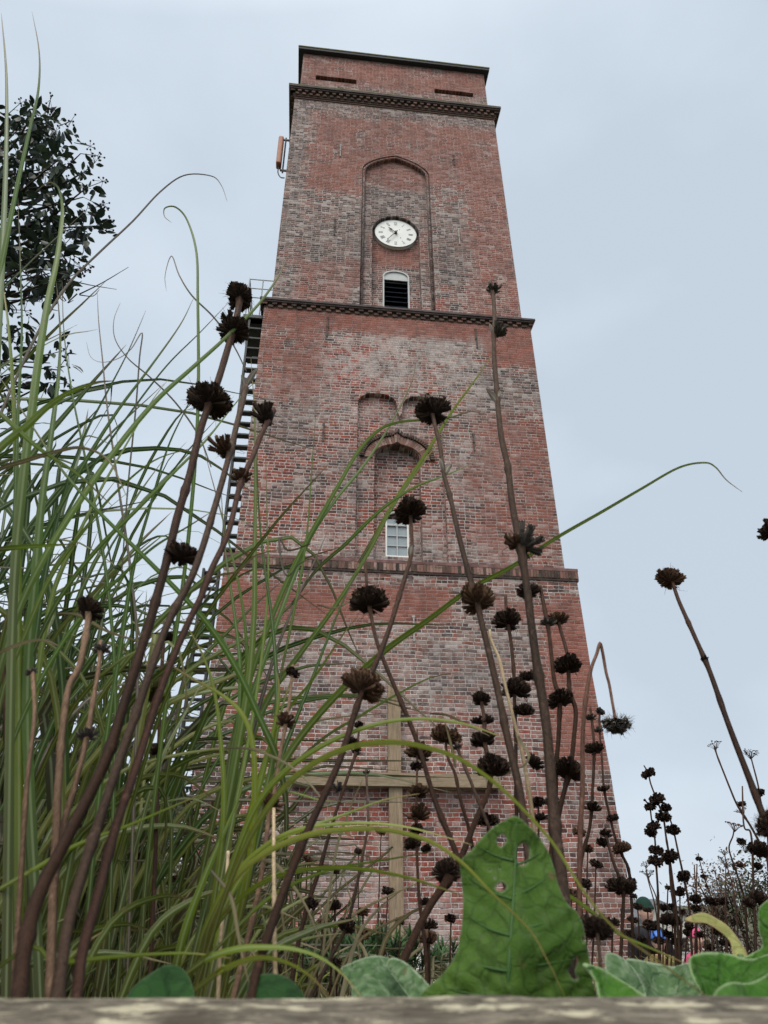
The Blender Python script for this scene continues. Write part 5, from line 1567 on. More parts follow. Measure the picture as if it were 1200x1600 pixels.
def sheet_leaf(name, outline, depth, mat, label, cat='leaf', holes=(), step=7, edge_w=3.0, parent=None, group=None, th=.0006, stalk=None, mm=3, veins=False):
    """outline and holes in photo pixels; depth(px, py) gives the forward distance of the blade there"""
    loop = smooth_loop(outline, mm)
    hl = [smooth_loop(h, 2) for h in holes]
    pts, edges = [], []
    for L_ in [loop] + hl:
        b = len(pts); n = len(L_)
        pts += [Vector((p[0], p[1])) for p in L_]
        edges += [(b + i, b + (i + 1) % n) for i in range(n)]
    xs = [p[0] for p in loop]; ysx = [p[1] for p in loop]
    allp = list(pts)
    x = min(xs)
    rr = random.Random(3)
    while x < max(xs):
        y = min(ysx)
        while y < max(ysx):
            q = Vector((x + rr.uniform(-1, 1), y + rr.uniform(-1, 1)))
            if inside(q, loop) and not any(inside(q, h) for h in hl) and min((q - p).length for p in allp) > step * .5:
                pts.append(q)
            y += step
        x += step
    v2, e2, f2, *_ = delaunay_2d_cdt(pts, edges, [], 0, 1e-4)
    m = MB()
    vs = []; cc = []
    for p in v2:
        d_ = min((p - q).length for q in allp)
        vs.append(at(p.x, p.y, depth(p.x, p.y)))
        cc.append(max(0, 1 - d_ / edge_w))
    fs = []
    for f in f2:
        c = (v2[f[0]] + v2[f[1]] + v2[f[2]]) / 3
        if inside(c, loop) and not any(inside(c, h) for h in hl): fs.append(tuple(f))
    m.v = [tuple(v) for v in vs]; m.f = fs; m.c = cc
    low_i = max(range(len(loop)), key=lambda i: loop[i][1])
    bp = at(loop[low_i][0], loop[low_i][1], depth(loop[low_i][0], loop[low_i][1]))
    root = empty(name, (bp.x, bp.y, soil_z(bp.x, bp.y)))
    tag(root, label, cat, group)
    o = place(m.build("blade", mat, None, True), root)
    md = o.modifiers.new("solid", 'SOLIDIFY'); md.thickness = th; md.offset = 0
    if veins:
        vm = MB()
        rib = [(807, 1284), (806, 1330), (803, 1390), (799, 1450), (795, 1510), (792, 1580)]
        def vein(pp, r0, r1):
            path = spline([at(x, y, depth(x, y) - .0004) for x, y in pp], 5)
            vm.tube(path, [r0 + (r1 - r0) * i / (len(path) - 1) for i in range(len(path))], 6, .5)
        vein(rib, .00025, .0009)
        for (y0, sx, dx, dy) in ((1345, -1, 55, -22), (1352, 1, 42, -20), (1405, -1, 68, -34), (1400, 1, 58, -32), (1462, -1, 66, -30), (1455, 1, 90, -28), (1518, -1, 74, -20), (1512, 1, 105, -14), (1560, -1, 90, -14)):
            x0 = 806 - (y0 - 1284) * .05
            vein([(x0, y0), (x0 + sx * dx * .5, y0 + dy * .35), (x0 + sx * dx, y0 + dy)], .0006, .00015)
        place(vm.build("veins", plain("leaf_vein", (0.028, 0.080, 0.014), .5, .2, 60), None, True), root)
    # stalk into the soil
    sx_ = stalk if stalk else (sum(xs) / len(xs), max(ysx))
    p0 = at(sx_[0], sx_[1], depth(*sx_))
    p1 = Vector((p0.x * 1.02, p0.y + .01, soil_z(p0.x, p0.y) - .02))
    k = MB(); k.tube([p0 + Vector((0, 0, .004)), p0.lerp(p1, .5), p1], [.0016, .002, .0022], 7)
    place(k.build("stalk", M_grass_y_stalk, None, True), root)
    return root
M_grass_y_stalk = plain("green_leaf_stalk", (0.09, 0.14, 0.04), .5, .2, 60)
M_leaf = leaf_mat("dark_green_veined_leaf", (0.032, 0.078, 0.008), (0.062, 0.122, 0.016), .18, 105, .12, (0.12, 0.17, 0.08), .00022)
M_leaf_pale = leaf_mat("pale_felted_leaf", (0.045, 0.10, 0.038), (0.10, 0.18, 0.075), .30, 90, .15, (0.34, 0.42, 0.28))
M_leaf_brt = leaf_mat("bright_green_felted_leaf", (0.030, 0.10, 0.010), (0.062, 0.165, 0.018), .14, 80, .2, (0.28, 0.38, 0.20))
M_leaf_dk = leaf_mat("deep_green_low_leaf", (0.008, 0.035, 0.008), (0.018, 0.062, 0.012), .06, 60, .08, (0.05, 0.09, 0.04))
M_leaf_yel = leaf_mat("withered_yellow_leaf", (0.26, 0.29, 0.08), (0.42, 0.43, 0.17), .2, 70, .35, (0.45, 0.36, 0.18), .0002)

def ell(cx, cy, rx, ry, n=8, rot=0, jit=.15, seed=1):
    q = random.Random(seed)
    return [(cx + (rx * math.cos(a) * math.cos(rot) - ry * math.sin(a) * math.sin(rot)) * (1 + q.uniform(-jit, jit)),
             cy + (rx * math.cos(a) * math.sin(rot) + ry * math.sin(a) * math.cos(rot)) * (1 + q.uniform(-jit, jit)))
            for a in [2 * math.pi * i / n for i in range(n)]]
def big_depth(x, y):
    r_ = abs(x - (806 + (y - 1290) * .02))
    return .315 + .00008 * r_ - .00007 * (y - 1280) + .0035 * math.sin(y * .022 + x * .012) + .0004 * math.sin((y + .8 * r_) * .16) * min(1, r_ / 40) + .0018 * mnoise.noise(Vector((x * .022, y * .022, 1)))
sheet_leaf("holed_leaf",
    [(640, 1590), (665, 1547), (684, 1530), (702, 1510), (714, 1488), (720, 1460), (724, 1420), (722, 1384), (719, 1347), (735, 1330), (752, 1310), (770, 1293), (790, 1281), (805, 1275), (822, 1287), (840, 1306), (857, 1332), (867, 1362), (873, 1386), (886, 1412), (901, 1425), (911, 1447), (915, 1472), (921, 1500), (925, 1535), (927, 1592), (780, 1600)],
    big_depth, M_leaf, "big dark green leaf with insect holes standing upright at the front centre right", 'leaf',
    holes=[ell(783.5, 1313, 7, 10, seed=2), ell(817, 1335, 10.5, 18, 10, .08, .08, 3), ell(784, 1386, 8.5, 8, 7, 0, .22, 4), [(893, 1499), (900, 1494), (904, 1500), (899, 1512), (898, 1520), (903, 1528), (896, 1531), (889, 1522), (887, 1514), (892, 1508)],
           ell(765, 1360, 1.6, 1.6, 5, seed=6), ell(773, 1372, 1.4, 1.8, 5, seed=7), ell(781, 1357, 1.5, 1.3, 5, seed=8), ell(912, 1468, 2.5, 4, 5, seed=9)],
    step=6, edge_w=2.0, stalk=(790, 1594), veins=True)
def dp(y0, k, amp=.004, ph=0.0, fx=.05, sl=0.0):
    return lambda x, y: y0 + k * (y - 1500) + amp * math.sin(x * fx + ph) + sl * (x - 1000) + .0015 * mnoise.noise(Vector((x * .03, y * .04, ph)))
sheet_leaf("low_leaf", [(190, 1590), (200, 1555), (214, 1538), (238, 1520), (262, 1508), (284, 1514), (298, 1532), (305, 1560), (306, 1590), (250, 1600)], dp(.32, -.0003), M_leaf_dk, "dark green triangular leaf tip low at the foot of the left grass", edge_w=1.5)
sheet_leaf("low_leaf", [(383, 1590), (385, 1555), (389, 1535), (402, 1526), (426, 1522), (451, 1530), (470, 1548), (482, 1575), (480, 1595), (430, 1600)], dp(.32, -.0003, ph=2), M_leaf_dk, "dark green rounded leaf low behind the straight straw coloured stick", edge_w=1.5)
sheet_leaf("felted_leaf", [(560, 1595), (550, 1545), (533, 1515), (548, 1506), (564, 1499), (587, 1494), (612, 1500), (628, 1520), (640, 1545), (650, 1595)], dp(.38, -.0004, .006, 1), M_leaf_pale, "grey green felted leaf lying low left of the big holed leaf", edge_w=2)
sheet_leaf("felted_leaf", [(604, 1510), (612, 1497), (632, 1503), (649, 1517), (664, 1533), (675, 1549), (680, 1590), (660, 1595), (640, 1560), (618, 1530)], dp(.36, -.0003, .006, 3), M_leaf_pale, "pale felted leaf lobe with folded edge touching the big holed leaf's left foot", edge_w=3)
# right-hand group
sheet_leaf("felted_leaf", [(946, 1492), (960, 1491), (977, 1501), (992, 1517), (1003, 1535), (1010, 1560), (1008, 1590), (975, 1595), (955, 1560), (947, 1525)], dp(.36, -.0003, .004, 1), M_leaf_pale, "upright oval pale green leaf right of the big holed leaf", edge_w=2.5)
sheet_leaf("felted_leaf", [(975, 1502), (1000, 1501), (1030, 1507), (1055, 1511), (1078, 1505), (1092, 1530), (1100, 1590), (1040, 1600), (1000, 1590), (985, 1545)], dp(.39, -.0003, .007, 2, .06), M_leaf_pale, "broad wavy grey green leaf crossed by the long pale grass blade", edge_w=3)
sheet_leaf("felted_leaf", [(910, 1507), (925, 1508), (946, 1517), (965, 1529), (985, 1541), (1002, 1552), (1017, 1565), (1010, 1592), (950, 1592), (936, 1560), (928, 1530)], dp(.30, -.0002, .004, 4), M_leaf_brt, "pointed leaf with pale rim, nearest one at the holed leaf's right foot", edge_w=6)
sheet_leaf("felted_leaf", [(1076, 1500), (1090, 1490), (1112, 1488), (1140, 1491), (1158, 1497), (1177, 1499), (1200, 1492), (1240, 1480), (1250, 1560), (1230, 1600), (1120, 1600), (1100, 1560), (1083, 1530)], dp(.33, -.0002, .008, 0, .04), M_leaf_brt, "large bright green fleshy leaf filling the bottom right corner", edge_w=5)
sheet_leaf("felted_leaf", [(1112, 1575), (1117, 1553), (1130, 1540), (1147, 1535), (1168, 1537), (1188, 1530), (1215, 1515), (1250, 1510), (1250, 1595), (1160, 1600)], dp(.27, -.0002, .004, 5), M_leaf_brt, "front bright leaf with curled pale rim at the bottom right", edge_w=8)
sheet_leaf("felted_leaf", [(1185, 1425), (1192, 1413), (1215, 1400), (1245, 1420), (1250, 1500), (1215, 1520), (1180, 1510), (1155, 1500), (1175, 1490), (1192, 1478), (1186, 1455)], dp(.36, -.0001, .005, 6), M_leaf_brt, "upright bright green leaf cut by the right edge of the photograph", edge_w=2.5, stalk=(1200, 1515))
sheet_leaf("withered_leaf", [(1070, 1437), (1085, 1429), (1102, 1427), (1120, 1436), (1137, 1447), (1151, 1464), (1162, 1480), (1168, 1496), (1160, 1508), (1146, 1496), (1141, 1472), (1124, 1455), (1104, 1443), (1086, 1442)], dp(.42, -.0005, .002, 1, .08), M_leaf_yel, "withered yellow green leaf arching over the right-hand leaves", edge_w=1.5, stalk=(1160, 1506), mm=3)

# ------------------------------------------------------------------ foliage builder
def leaf_cloud_mat(name, a, b, c_, trans=.25, rough=.5):
    t = NT(name)
    h = t.attr('tint')
    col = t.ramp(h, [(0, a), (.5, b), (1, c_)])
    m = t.done(col, rough, .4)
    out = t.t.nodes['Material Output']
    tr = t.n('BsdfTranslucent'); t.L(col, tr.inputs[0])
    ms = t.n('MixShader'); ms.inputs[0].default_value = trans
    t.L(t.b.outputs[0], ms.inputs[1]); t.L(tr.outputs[0], ms.inputs[2]); t.L(ms.outputs[0], out.inputs[0])
    return m
def one_leaf(m, p, d, nrm, ln, wd, tint, curl=.15):
    """folded pointed leaf of five stations"""
    d = d.normalized(); s = d.cross(nrm)
    if s.length < 1e-3: s = d.cross(Vector((.3, .5, .8)))
    s.normalize(); u = s.cross(d)
    vs = []
    for (f, w_) in ((0, .08), (.22, .75), (.5, 1), (.78, .62), (1, .02)):
        c = p + d * ln * f - u * (curl * ln * f * f)
        vs += [c - s * wd * .5 * w_ + u * wd * .12 * w_, c, c + s * wd * .5 * w_ + u * wd * .12 * w_]
    fs = []
    for i in range(4):
        a = i * 3
        fs += [(a, a + 1, a + 4, a + 3), (a + 1, a + 2, a + 5, a + 4)]
    m.add(vs, fs, tint)
M_bark = plain("dark_bark", (0.035, 0.028, 0.022), .9, .4, 14, bump=.01)

# ivy covered tree standing left of the bed
rt = random.Random(21)
def tree_pt(px, py, Y): return at(px, py, Y)
cl_poly = [(0, 158), (40, 152), (95, 160), (140, 205), (162, 250), (150, 300), (168, 345), (140, 385), (150, 400), (128, 420), (60, 432), (-60, 430), (-330, 420), (-340, 200), (-150, 120)]
cl_poly2 = [(-330, 430), (60, 440), (128, 428), (118, 455), (96, 470), (100, 530), (110, 565), (108, 590), (60, 612), (20, 640), (-60, 700), (-330, 700)]
IVY = empty("ivy_clad_tree", (-3.1, 3.1, GZ))
tag(IVY, "dark leaved ivy clad tree leaning in from the left edge against the sky", "tree")
tips = []
m = MB()
trunk_path = spline([Vector(p) for p in ((-3.1, 3.1, GZ - .05), (-3.0, 3.05, .3), (-2.95, 2.95, 1.6), (-2.9, 2.85, 2.6), (-2.85, 2.8, 3.3), (-2.7, 2.8, 3.9))])
m.tube(trunk_path, [.17 - .13 * i / (len(trunk_path) - 1) for i in range(len(trunk_path))], 10, .4, .04)
place(m.build("trunk", M_bark, None, True), IVY)
clusters = []
def cl_add(poly, n, Yr, sz):
    k = 0
    while k < n:
        x = rt.uniform(-330, 170); y = rt.uniform(120, 700)
        if inside((x, y), poly):
            clusters.append((at(x, y, rt.uniform(*Yr)), sz)); k += 1
cl_add([(x - 34 if x > 0 else x, y + 14) for x, y in cl_poly], 265, (2.3, 3.1), .85)
cl_add([(x - 28 if x > 0 else x, y) for x, y in cl_poly2], 125, (2.5, 3.3), .6)
for (x, y) in ((35, 170), (75, 170), (112, 190), (95, 175), (138, 215), (148, 232), (152, 262), (158, 285), (152, 300), (160, 318), (172, 345), (160, 350), (125, 372), (135, 390), (118, 400), (128, 425), (108, 455), (102, 545), (112, 570), (98, 590), (50, 608), (10, 160)):
    clusters.append((at(x - 22, y + 8, rt.uniform(2.4, 2.8)), .45))
m = MB(); bmh = MB(); ber = MB()
for (c, sz) in clusters:
    # twig from the nearest trunk point
    tp = min(trunk_path, key=lambda q: (q - c).length * (1.4 if q.z > c.z else 1))
    mid = tp.lerp(c, .55) + Vector((rt.gauss(0, .08), rt.gauss(0, .08), rt.gauss(-.04, .06)))
    if rt.random() < .55: bmh.tube(spline([tp, mid, c], 4), [.022, .019, .016, .013, .010, .008, .006, .005, .003], 5, .4)
    nl = int(11 * sz) + 3
    for k in range(nl):
        dd = Vector((rt.gauss(0, 1), rt.gauss(0, 1), rt.gauss(-.15, .9))).normalized()
        p = c + dd * rt.uniform(.01, .085) * (1 + sz * .3)
        ln = rt.uniform(.045, .085)
        one_leaf(m, p, (dd + Vector((rt.gauss(0, .4), rt.gauss(0, .4), rt.gauss(-.2, .4)))), Vector((rt.gauss(0, .5), rt.gauss(0, .5), 1)), ln, ln * rt.uniform(.38, .58), rt.random(), rt.uniform(0, .4))
    if rt.random() < .16 or sz < .6:
        d0 = Vector((rt.uniform(.1, 1), rt.gauss(0, .4), rt.uniform(-.1, .6))).normalized()
        e = c + d0 * .10
        bmh.tube([c, e], [.0025, .002], 4, .4)
        for k in range(7):
            q = e + Vector((rt.gauss(0, .022), rt.gauss(0, .022), rt.gauss(0, .022)))
            bmh.tube([e, q], [.0015, .0012], 3, .4)
            b = bmesh.new(); bmesh.ops.create_icosphere(b, subdivisions=1, radius=.0065)
            b.verts.index_update()
            ber.add([v.co + q for v in b.verts], [tuple(v.index for v in f.verts) for f in b.faces], .3); b.free()
# bare twigs in the gap between the two leaf masses
for k in range(60):
    x, y = rt.uniform(-60, 125), rt.uniform(405, 475)
    a = at(x, y, rt.uniform(2.5, 3.0)); dd = Vector((rt.gauss(.4, .6), rt.gauss(0, .3), rt.gauss(0, .5))) * .16
    bmh.tube(spline([a, a + dd * .5 + Vector((rt.gauss(0, .02), 0, rt.gauss(0, .02))), a + dd], 3), [.0045, .004, .0035, .003, .0028, .002, .0015], 4, .4)
M_ivy = leaf_cloud_mat("glossy_ivy_leaf", (0.008, 0.015, 0.012), (0.018, 0.032, 0.022), (0.04, 0.062, 0.03), .16, .4)
place(m.build("crown", M_ivy), IVY)
place(bmh.build("branches", M_bark, None, True), IVY)
bo = place(ber.build("berries", plain("ivy_berry", (0.015, 0.012, 0.015), .5, .3), None, True), IVY); bo['kind'] = 'stuff'

def shrub(name, label, cat, base, H, rad, nclump, lpc, ll, mats, seed, branches=8, flat=1.0, trunkr=.05, gap=.35):
    rf = random.Random(seed)
    root = empty(name, base); tag(root, label, cat)
    b = Vector(base)
    br = MB(); m = MB()
    cc = Vector((0, 0, H * .58))
    for k in range(branches):
        a = rf.uniform(0, 6.28); d = Vector((math.cos(a) * rad[0] * .7, math.sin(a) * rad[1] * .7, H * rf.uniform(.6, .98)))
        br.tube(spline([Vector((0, 0, -.05)), d * .4 + Vector((0, 0, H * .08)), d], 4), [trunkr * (1 - i / 9) + .004 for i in range(9)], 5, .4)
    for k in range(nclump):
        while True:
            v = Vector((rf.uniform(-1, 1), rf.uniform(-1, 1), rf.uniform(-1, 1)))
            if v.length < 1: break
        v = v.normalized() * (v.length ** .45)
        c = cc + Vector((v.x * rad[0], v.y * rad[1], v.z * H * .46))
        if mnoise.noise(c * (1.6 / max(rad[0], .3)) + Vector((seed, 0, 0))) < -gap: continue
        br.tube([c * .75 + Vector((0, 0, .0)), c], [.008, .004], 3, .4)
        t0 = rf.uniform(0, .55)
        cr = rad[0] * rf.uniform(.10, .24)
        for j in range(lpc):
            q = c + Vector((rf.gauss(0, cr), rf.gauss(0, cr), rf.gauss(0, cr * .8)))
            dd = Vector((rf.gauss(0, 1), rf.gauss(0, 1), rf.gauss(.3, .7)))
            one_leaf(m, q, dd, Vector((rf.gauss(0, .6), rf.gauss(0, .6), 1)), ll * rf.uniform(.6, 1.2), ll * rf.uniform(.35, .55), min(1, t0 + rf.uniform(0, .45)))
    o = br.build("branches", M_bark, root, True); o = m.build("crown", mats, root)
    return root
M_sh_dark = leaf_cloud_mat("dark_shrub_leaf", (0.012, 0.024, 0.012), (0.03, 0.05, 0.018), (0.08, 0.095, 0.045))
M_sh_aut = leaf_cloud_mat("autumn_shrub_leaf", (0.045, 0.028, 0.02), (0.10, 0.07, 0.045), (0.22, 0.16, 0.09))
M_sh_grn = leaf_cloud_mat("fresh_green_leaf", (0.02, 0.05, 0.015), (0.05, 0.10, 0.025), (0.12, 0.17, 0.05))
M_sh_rose = leaf_cloud_mat("needle_green_leaf", (0.012, 0.04, 0.012), (0.028, 0.075, 0.018), (0.06, 0.12, 0.03))
def gp(px, Y):
    p = at(px, 1411, Y); return (p.x, Y, GZ)
shrub("broadleaf_shrub", "dark green shrub behind the grass below the ladder landing", "shrub", gp(225, 9.0), 2.75, (1.15, 1.0), 620, 15, .085, M_sh_dark, 31, gap=.2)
shrub("broadleaf_shrub", "taller dark shrub behind the dense grass at the far left", "shrub", gp(40, 9.6), 3.1, (1.5, 1.1), 620, 14, .095, M_sh_dark, 32, gap=.2)
shrub("autumn_shrub", "sparse brownish autumn shrub behind the pompom stems at right", "shrub", gp(1165, 15.0), 2.2, (1.25, .9), 560, 14, .075, M_sh_aut, 33, gap=.15)
shrub("autumn_shrub", "grey green shrub at the far right behind the dark seed head cluster", "shrub", gp(1290, 13.0), 2.5, (1.3, .9), 480, 12, .085, M_sh_dark, 34, gap=.15)
shrub("low_shrub", "low orange brown shrub under the withered yellow leaf", "shrub", gp(1118, 9.0), 1.42, (.38, .4), 110, 9, .05, M_sh_aut, 35, gap=.3)

# needle leaved small evergreens before the tower foot
def needle_plant(px, Y, top_py, w, label, seed, n=26):
    rf = random.Random(seed)
    b = at(px, 1500, Y); b.z = soil_z(b.x, b.y)
    topz = at(px, top_py, Y).z
    H = topz - b.z
    root = empty("needle_shrub", b); tag(root, label, "shrub")
    m = MB(); br = MB()
    for k in range(n):
        a = rf.uniform(0, 6.28); r_ = w * rf.random() ** .5
        e = Vector((math.cos(a) * r_, math.sin(a) * r_, H * rf.uniform(.5, 1.0) * (1 - .35 * r_ / w)))
        path = spline([Vector((e.x * .1, e.y * .1, -.03)), Vector((e.x * .7, e.y * .7, e.z * .5)), e], 6)
        br.tube(path, [.0035] * len(path), 4, .4)
        L_ = len(path)
        for j in range(70):
            f = rf.uniform(.25, 1)
            i = min(L_ - 2, int(f * (L_ - 1))); p = path[i].lerp(path[i + 1], rf.random())
            t = (path[i + 1] - path[i]).normalized()
            d = (t * rf.uniform(.5, 1.0) + Vector((rf.gauss(0, .6), rf.gauss(0, .6), rf.gauss(.1, .4))))
            ln = rf.uniform(.028, .055)
            one_leaf(m, p, d, Vector((0, -.3, 1)), ln, ln * .16, rf.random() * .7 + .3 * f, .1)
    br.build("stems", M_bark, root); m.build("needles", M_sh_rose, root)
needle_plant(500, 2.7, 1412, .16, "bushy green needle leaved shrub left of the timber post", 41, 26)
needle_plant(575, 2.9, 1408, .17, "tallest bushy green needle leaved shrub, just left of the timber post", 42, 28)
needle_plant(455, 2.6, 1440, .12, "small green needle leaved shrub at the left foot of the tower", 43, 16)
needle_plant(640, 3.0, 1432, .14, "sparse green needle leaved shrub right of the timber post", 44, 14)
needle_plant(530, 2.0, 1480, .12, "lowest green needle leaved tuft above the felted leaves", 45, 18)
needle_plant(700, 3.1, 1440, .14, "thin needle leaved shrub beside the left edge of the holed leaf", 46, 10)

# ------------------------------------------------------------------ low white wall and far house
m = MB(); m.box(-2.9, 1.2, 13.9, 14.1, GZ - .02, -.80)
w = m.build("garden_wall", plain("white_painted_masonry", (0.66, 0.66, 0.63), .8, .12, 5)); tag(w, "low white painted wall glimpsed before the foot of the tower", "wall")
HX = at(1040, 1411, 34).x
hz0 = -3.4
hs = empty("white_house", (HX, 34, hz0)); tag(hs, "pale house with grey gabled roof far behind the pompom stems", "house")
M_hw = plain("house_render", (0.60, 0.59, 0.56), .8, .1, 1)
M_hr = plain("house_slate", (0.20, 0.20, 0.215), .8, .2, 1)
m = MB()
yv = [(-1.0, 0), (2.7, 0), (2.7, 2.55), (-1.0, 2.55), (-.42, 3.46)]
m.add([(-.95, 0, 0), (2.9, 0, 0), (2.9, 0, 2.1), (-.42, 0, 3.34), (-.95, 0, 2.9), (-.95, 6, 0), (2.9, 6, 0), (2.9, 6, 2.1), (-.42, 6, 3.34), (-.95, 6, 2.9)],
      [(0, 1, 2, 3, 4), (9, 8, 7, 6, 5), (0, 5, 6, 1), (1, 6, 7, 2), (0, 4, 9, 5)])
m.build("wall", M_hw, hs)
m = MB()
m.add([(-1.15, -.2, 2.72), (-.42, -.2, 3.42), (3.1, -.2, 2.1), (3.1, 6.2, 2.1), (-.42, 6.2, 3.42), (-1.15, 6.2, 2.72), (-1.15, -.2, 2.85), (-.42, -.2, 3.55), (3.1, -.2, 2.23), (3.1, 6.2, 2.23), (-.42, 6.2, 3.55), (-1.15, 6.2, 2.85)],
      [(0, 1, 4, 5), (1, 2, 3, 4), (7, 6, 11, 10), (8, 7, 10, 9), (0, 6, 7, 1), (1, 7, 8, 2), (5, 4, 10, 11), (4, 3, 9, 10), (0, 5, 11, 6), (2, 8, 9, 3)])
m.build("roof", M_hr, hs)
for (x, z) in ((.2, 1.6), (1.5, 1.1)):
    m = MB(); m.box(x, x + .5, -.05, -.01, z, z + .6); wf = m.build("window", M_hw, hs)
    m = MB(); m.box(x + .06, x + .44, -.06, -.052, z + .06, z + .54); m.build("pane", M_dark, wf)

# ------------------------------------------------------------------ people beyond the bed
def skin_body(name, joints, edges, mat, parent, sub=2):
    me = bpy.data.meshes.new(name)
    me.from_pydata([j[0] for j in joints], edges, [])
    o = bpy.data.objects.new(name, me); COL.objects.link(o)
    md = o.modifiers.new("s", 'SKIN')
    for i, j in enumerate(joints):
        me.skin_vertices[0].data[i].radius = (j[1], j[2] if len(j) > 2 else j[1])
        me.skin_vertices[0].data[i].use_root = (i == 0)
    md.use_smooth_shade = True
    ms = o.modifiers.new("u", 'SUBSURF'); ms.levels = sub; ms.render_levels = sub
    dg = bpy.context.evaluated_depsgraph_get()
    nm = bpy.data.meshes.new_from_object(o.evaluated_get(dg))
    o.modifiers.clear(); o.data = nm; bpy.data.meshes.remove(me)
    nm.materials.clear(); nm.materials.append(mat)
    o.parent = parent
    return o
def ellipsoid(m, c, r_, sub=3, c_=.5, f=None):
    b = bmesh.new(); bmesh.ops.create_icosphere(b, subdivisions=sub, radius=1)
    for v in b.verts:
        if f: f(v)
        v.co = Vector((v.co.x * r_[0], v.co.y * r_[1], v.co.z * r_[2])) + Vector(c)
    b.verts.index_update()
    m.add([v.co for v in b.verts], [tuple(v.index for v in q.verts) for q in b.faces], c_); b.free()
M_skin = plain("skin", (0.50, 0.31, 0.24), .6, .06, 20)
def person(label, px, Y, H, coat, hatc, legs, face_rz, hat='beanie', name='person'):
    """standing figure facing the camera, turned by face_rz; feet on the ground"""
    p = at(px, 1411, Y)
    root = empty(name, (p.x, Y, GZ), R(face_rz)); tag(root, label, "person")
    k = H / 1.72
    J = [((0, 0, .93), .125, .10), ((0, 0, 1.10), .12, .09), ((0, 0, 1.28), .15, .10), ((0, .0, 1.42), .10, .075), ((0, 0, 1.48), .055), ((0, -.01, 1.55), .055),
         ((-.18, 0, 1.38), .055), ((-.24, .01, 1.13), .042), ((-.20, -.12, .95), .034), ((-.17, -.19, .90), .028),
         ((.18, 0, 1.38), .055), ((.24, .01, 1.13), .042), ((.20, -.12, .95), .034), ((.17, -.19, .90), .028),
         ((-.09, 0, .86), .088), ((-.10, -.01, .48), .058), ((-.10, .02, .09), .042), ((-.11, -.13, .035), .035),
         ((.09, 0, .86), .088), ((.10, -.01, .48), .058), ((.10, .02, .09), .042), ((.11, -.13, .035), .035)]
    E_ = [(0, 1), (1, 2), (2, 3), (3, 4), (4, 5), (3, 6), (6, 7), (7, 8), (8, 9), (3, 10), (10, 11), (11, 12), (12, 13), (0, 14), (14, 15), (15, 16), (16, 17), (0, 18), (18, 19), (19, 20), (20, 21)]
    J = [((a[0] * k, a[1] * k, a[2] * k), *[q * k for q in r_]) for a, *r_ in J]
    nf = len(J)
    # fingers rooted in the palms
    for sgn, palm in ((-1, 9), (1, 13)):
        pc = Vector(J[palm][0])
        for f_ in range(4):
            a = pc + Vector((sgn * (-.022 + f_ * .013), -.035 - (.006 if f_ in (1, 2) else 0), -.03)) * k
            b = a + Vector((0, -.018, -.03)) * k
            J.append((tuple(a), .009 * k)); J.append((tuple(b), .0075 * k)); E_ += [(palm, len(J) - 2), (len(J) - 2, len(J) - 1)]
        a = pc + Vector((-sgn * .035, -.012, -.008)) * k
        b = a + Vector((-sgn * .006, -.022, -.02)) * k
        J.append((tuple(a), .010 * k)); J.append((tuple(b), .009 * k)); E_ += [(palm, len(J) - 2), (len(J) - 2, len(J) - 1)]
    body = skin_body("body", J, E_, M_skin, root)
    hm = MB()
    def face(v):
        c = v.co
        if c.y < 0:
            c.x *= 1 - .10 * max(0, -c.z)          # jaw narrows
            if abs(c.x) < .22 and -.35 < c.z < .15: c.y -= .20 * (1 - abs(c.x) / .22) * (1 - abs(c.z + .12) / .3 if abs(c.z + .12) < .3 else 0)   # nose
            if .08 < c.z < .3 and .18 < abs(c.x) < .5: c.y += .07     # eye hollows
            if -.58 < c.z < -.44 and abs(c.x) < .3: c.y += .05          # mouth line
        if c.z < -.5: c.z *= 1.05
    hc = (0, -.015 * k, 1.615 * k)
    ellipsoid(hm, hc, (.076 * k, .095 * k, .115 * k), 4, .5, face)
    for sgn in (-1, 1): ellipsoid(hm, (sgn * .078 * k, .0, 1.61 * k), (.012 * k, .022 * k, .032 * k), 2)
    me = hm.mesh("head", True); me.materials.append(M_skin)
    ho = link_mesh("head", me, None, root)
    # join head into the body: one continuous figure
    bm = bmesh.new(); bm.from_mesh(body.data); bm.from_mesh(me)
    bm.to_mesh(body.data); bm.free(); bpy.data.objects.remove(ho)
    rm = body.modifiers.new("r", 'REMESH'); rm.mode = 'VOXEL'; rm.voxel_size = .0075 * k; rm.use_smooth_shade = True
    dg = bpy.context.evaluated_depsgraph_get()
    nm = bpy.data.meshes.new_from_object(body.evaluated_get(dg)); body.modifiers.clear(); body.data = nm
    if not nm.materials: nm.materials.append(M_skin)
    for sgn in (-1, 1):
        m = MB(); ellipsoid(m, (sgn * .030 * k, -.098 * k, 1.632 * k), (.013 * k, .007 * k, .007 * k), 2); m.build("eye", M_dark, root, True)
    m = MB(); ellipsoid(m, (0, -.103 * k, 1.556 * k), (.024 * k, .006 * k, .006 * k), 2); m.build("mouth", plain("lip", (0.34, 0.14, 0.12), .5, .1), root, True)
    # coat: torso and sleeves grown over the body
    CJ = [((0, 0, .80), .17, .13), ((0, 0, 1.10), .155, .125), ((0, 0, 1.30), .18, .13), ((0, 0, 1.425), .12, .10), ((0, 0, 1.49), .085, .08),
          ((-.185, 0, 1.385), .078), ((-.245, .01, 1.13), .064), ((-.205, -.115, .965), .052), ((.185, 0, 1.385), .078), ((.245, .01, 1.13), .064), ((.205, -.115, .965), .052)]
    CE = [(0, 1), (1, 2), (2, 3), (3, 4), (3, 5), (5, 6), (6, 7), (3, 8), (8, 9), (9, 10)]
    skin_body("coat", [((a[0] * k, a[1] * k, a[2] * k), *[q * k for q in r_]) for a, *r_ in CJ], CE, plain("coat_cloth", coat, .8, .25, 12), root)
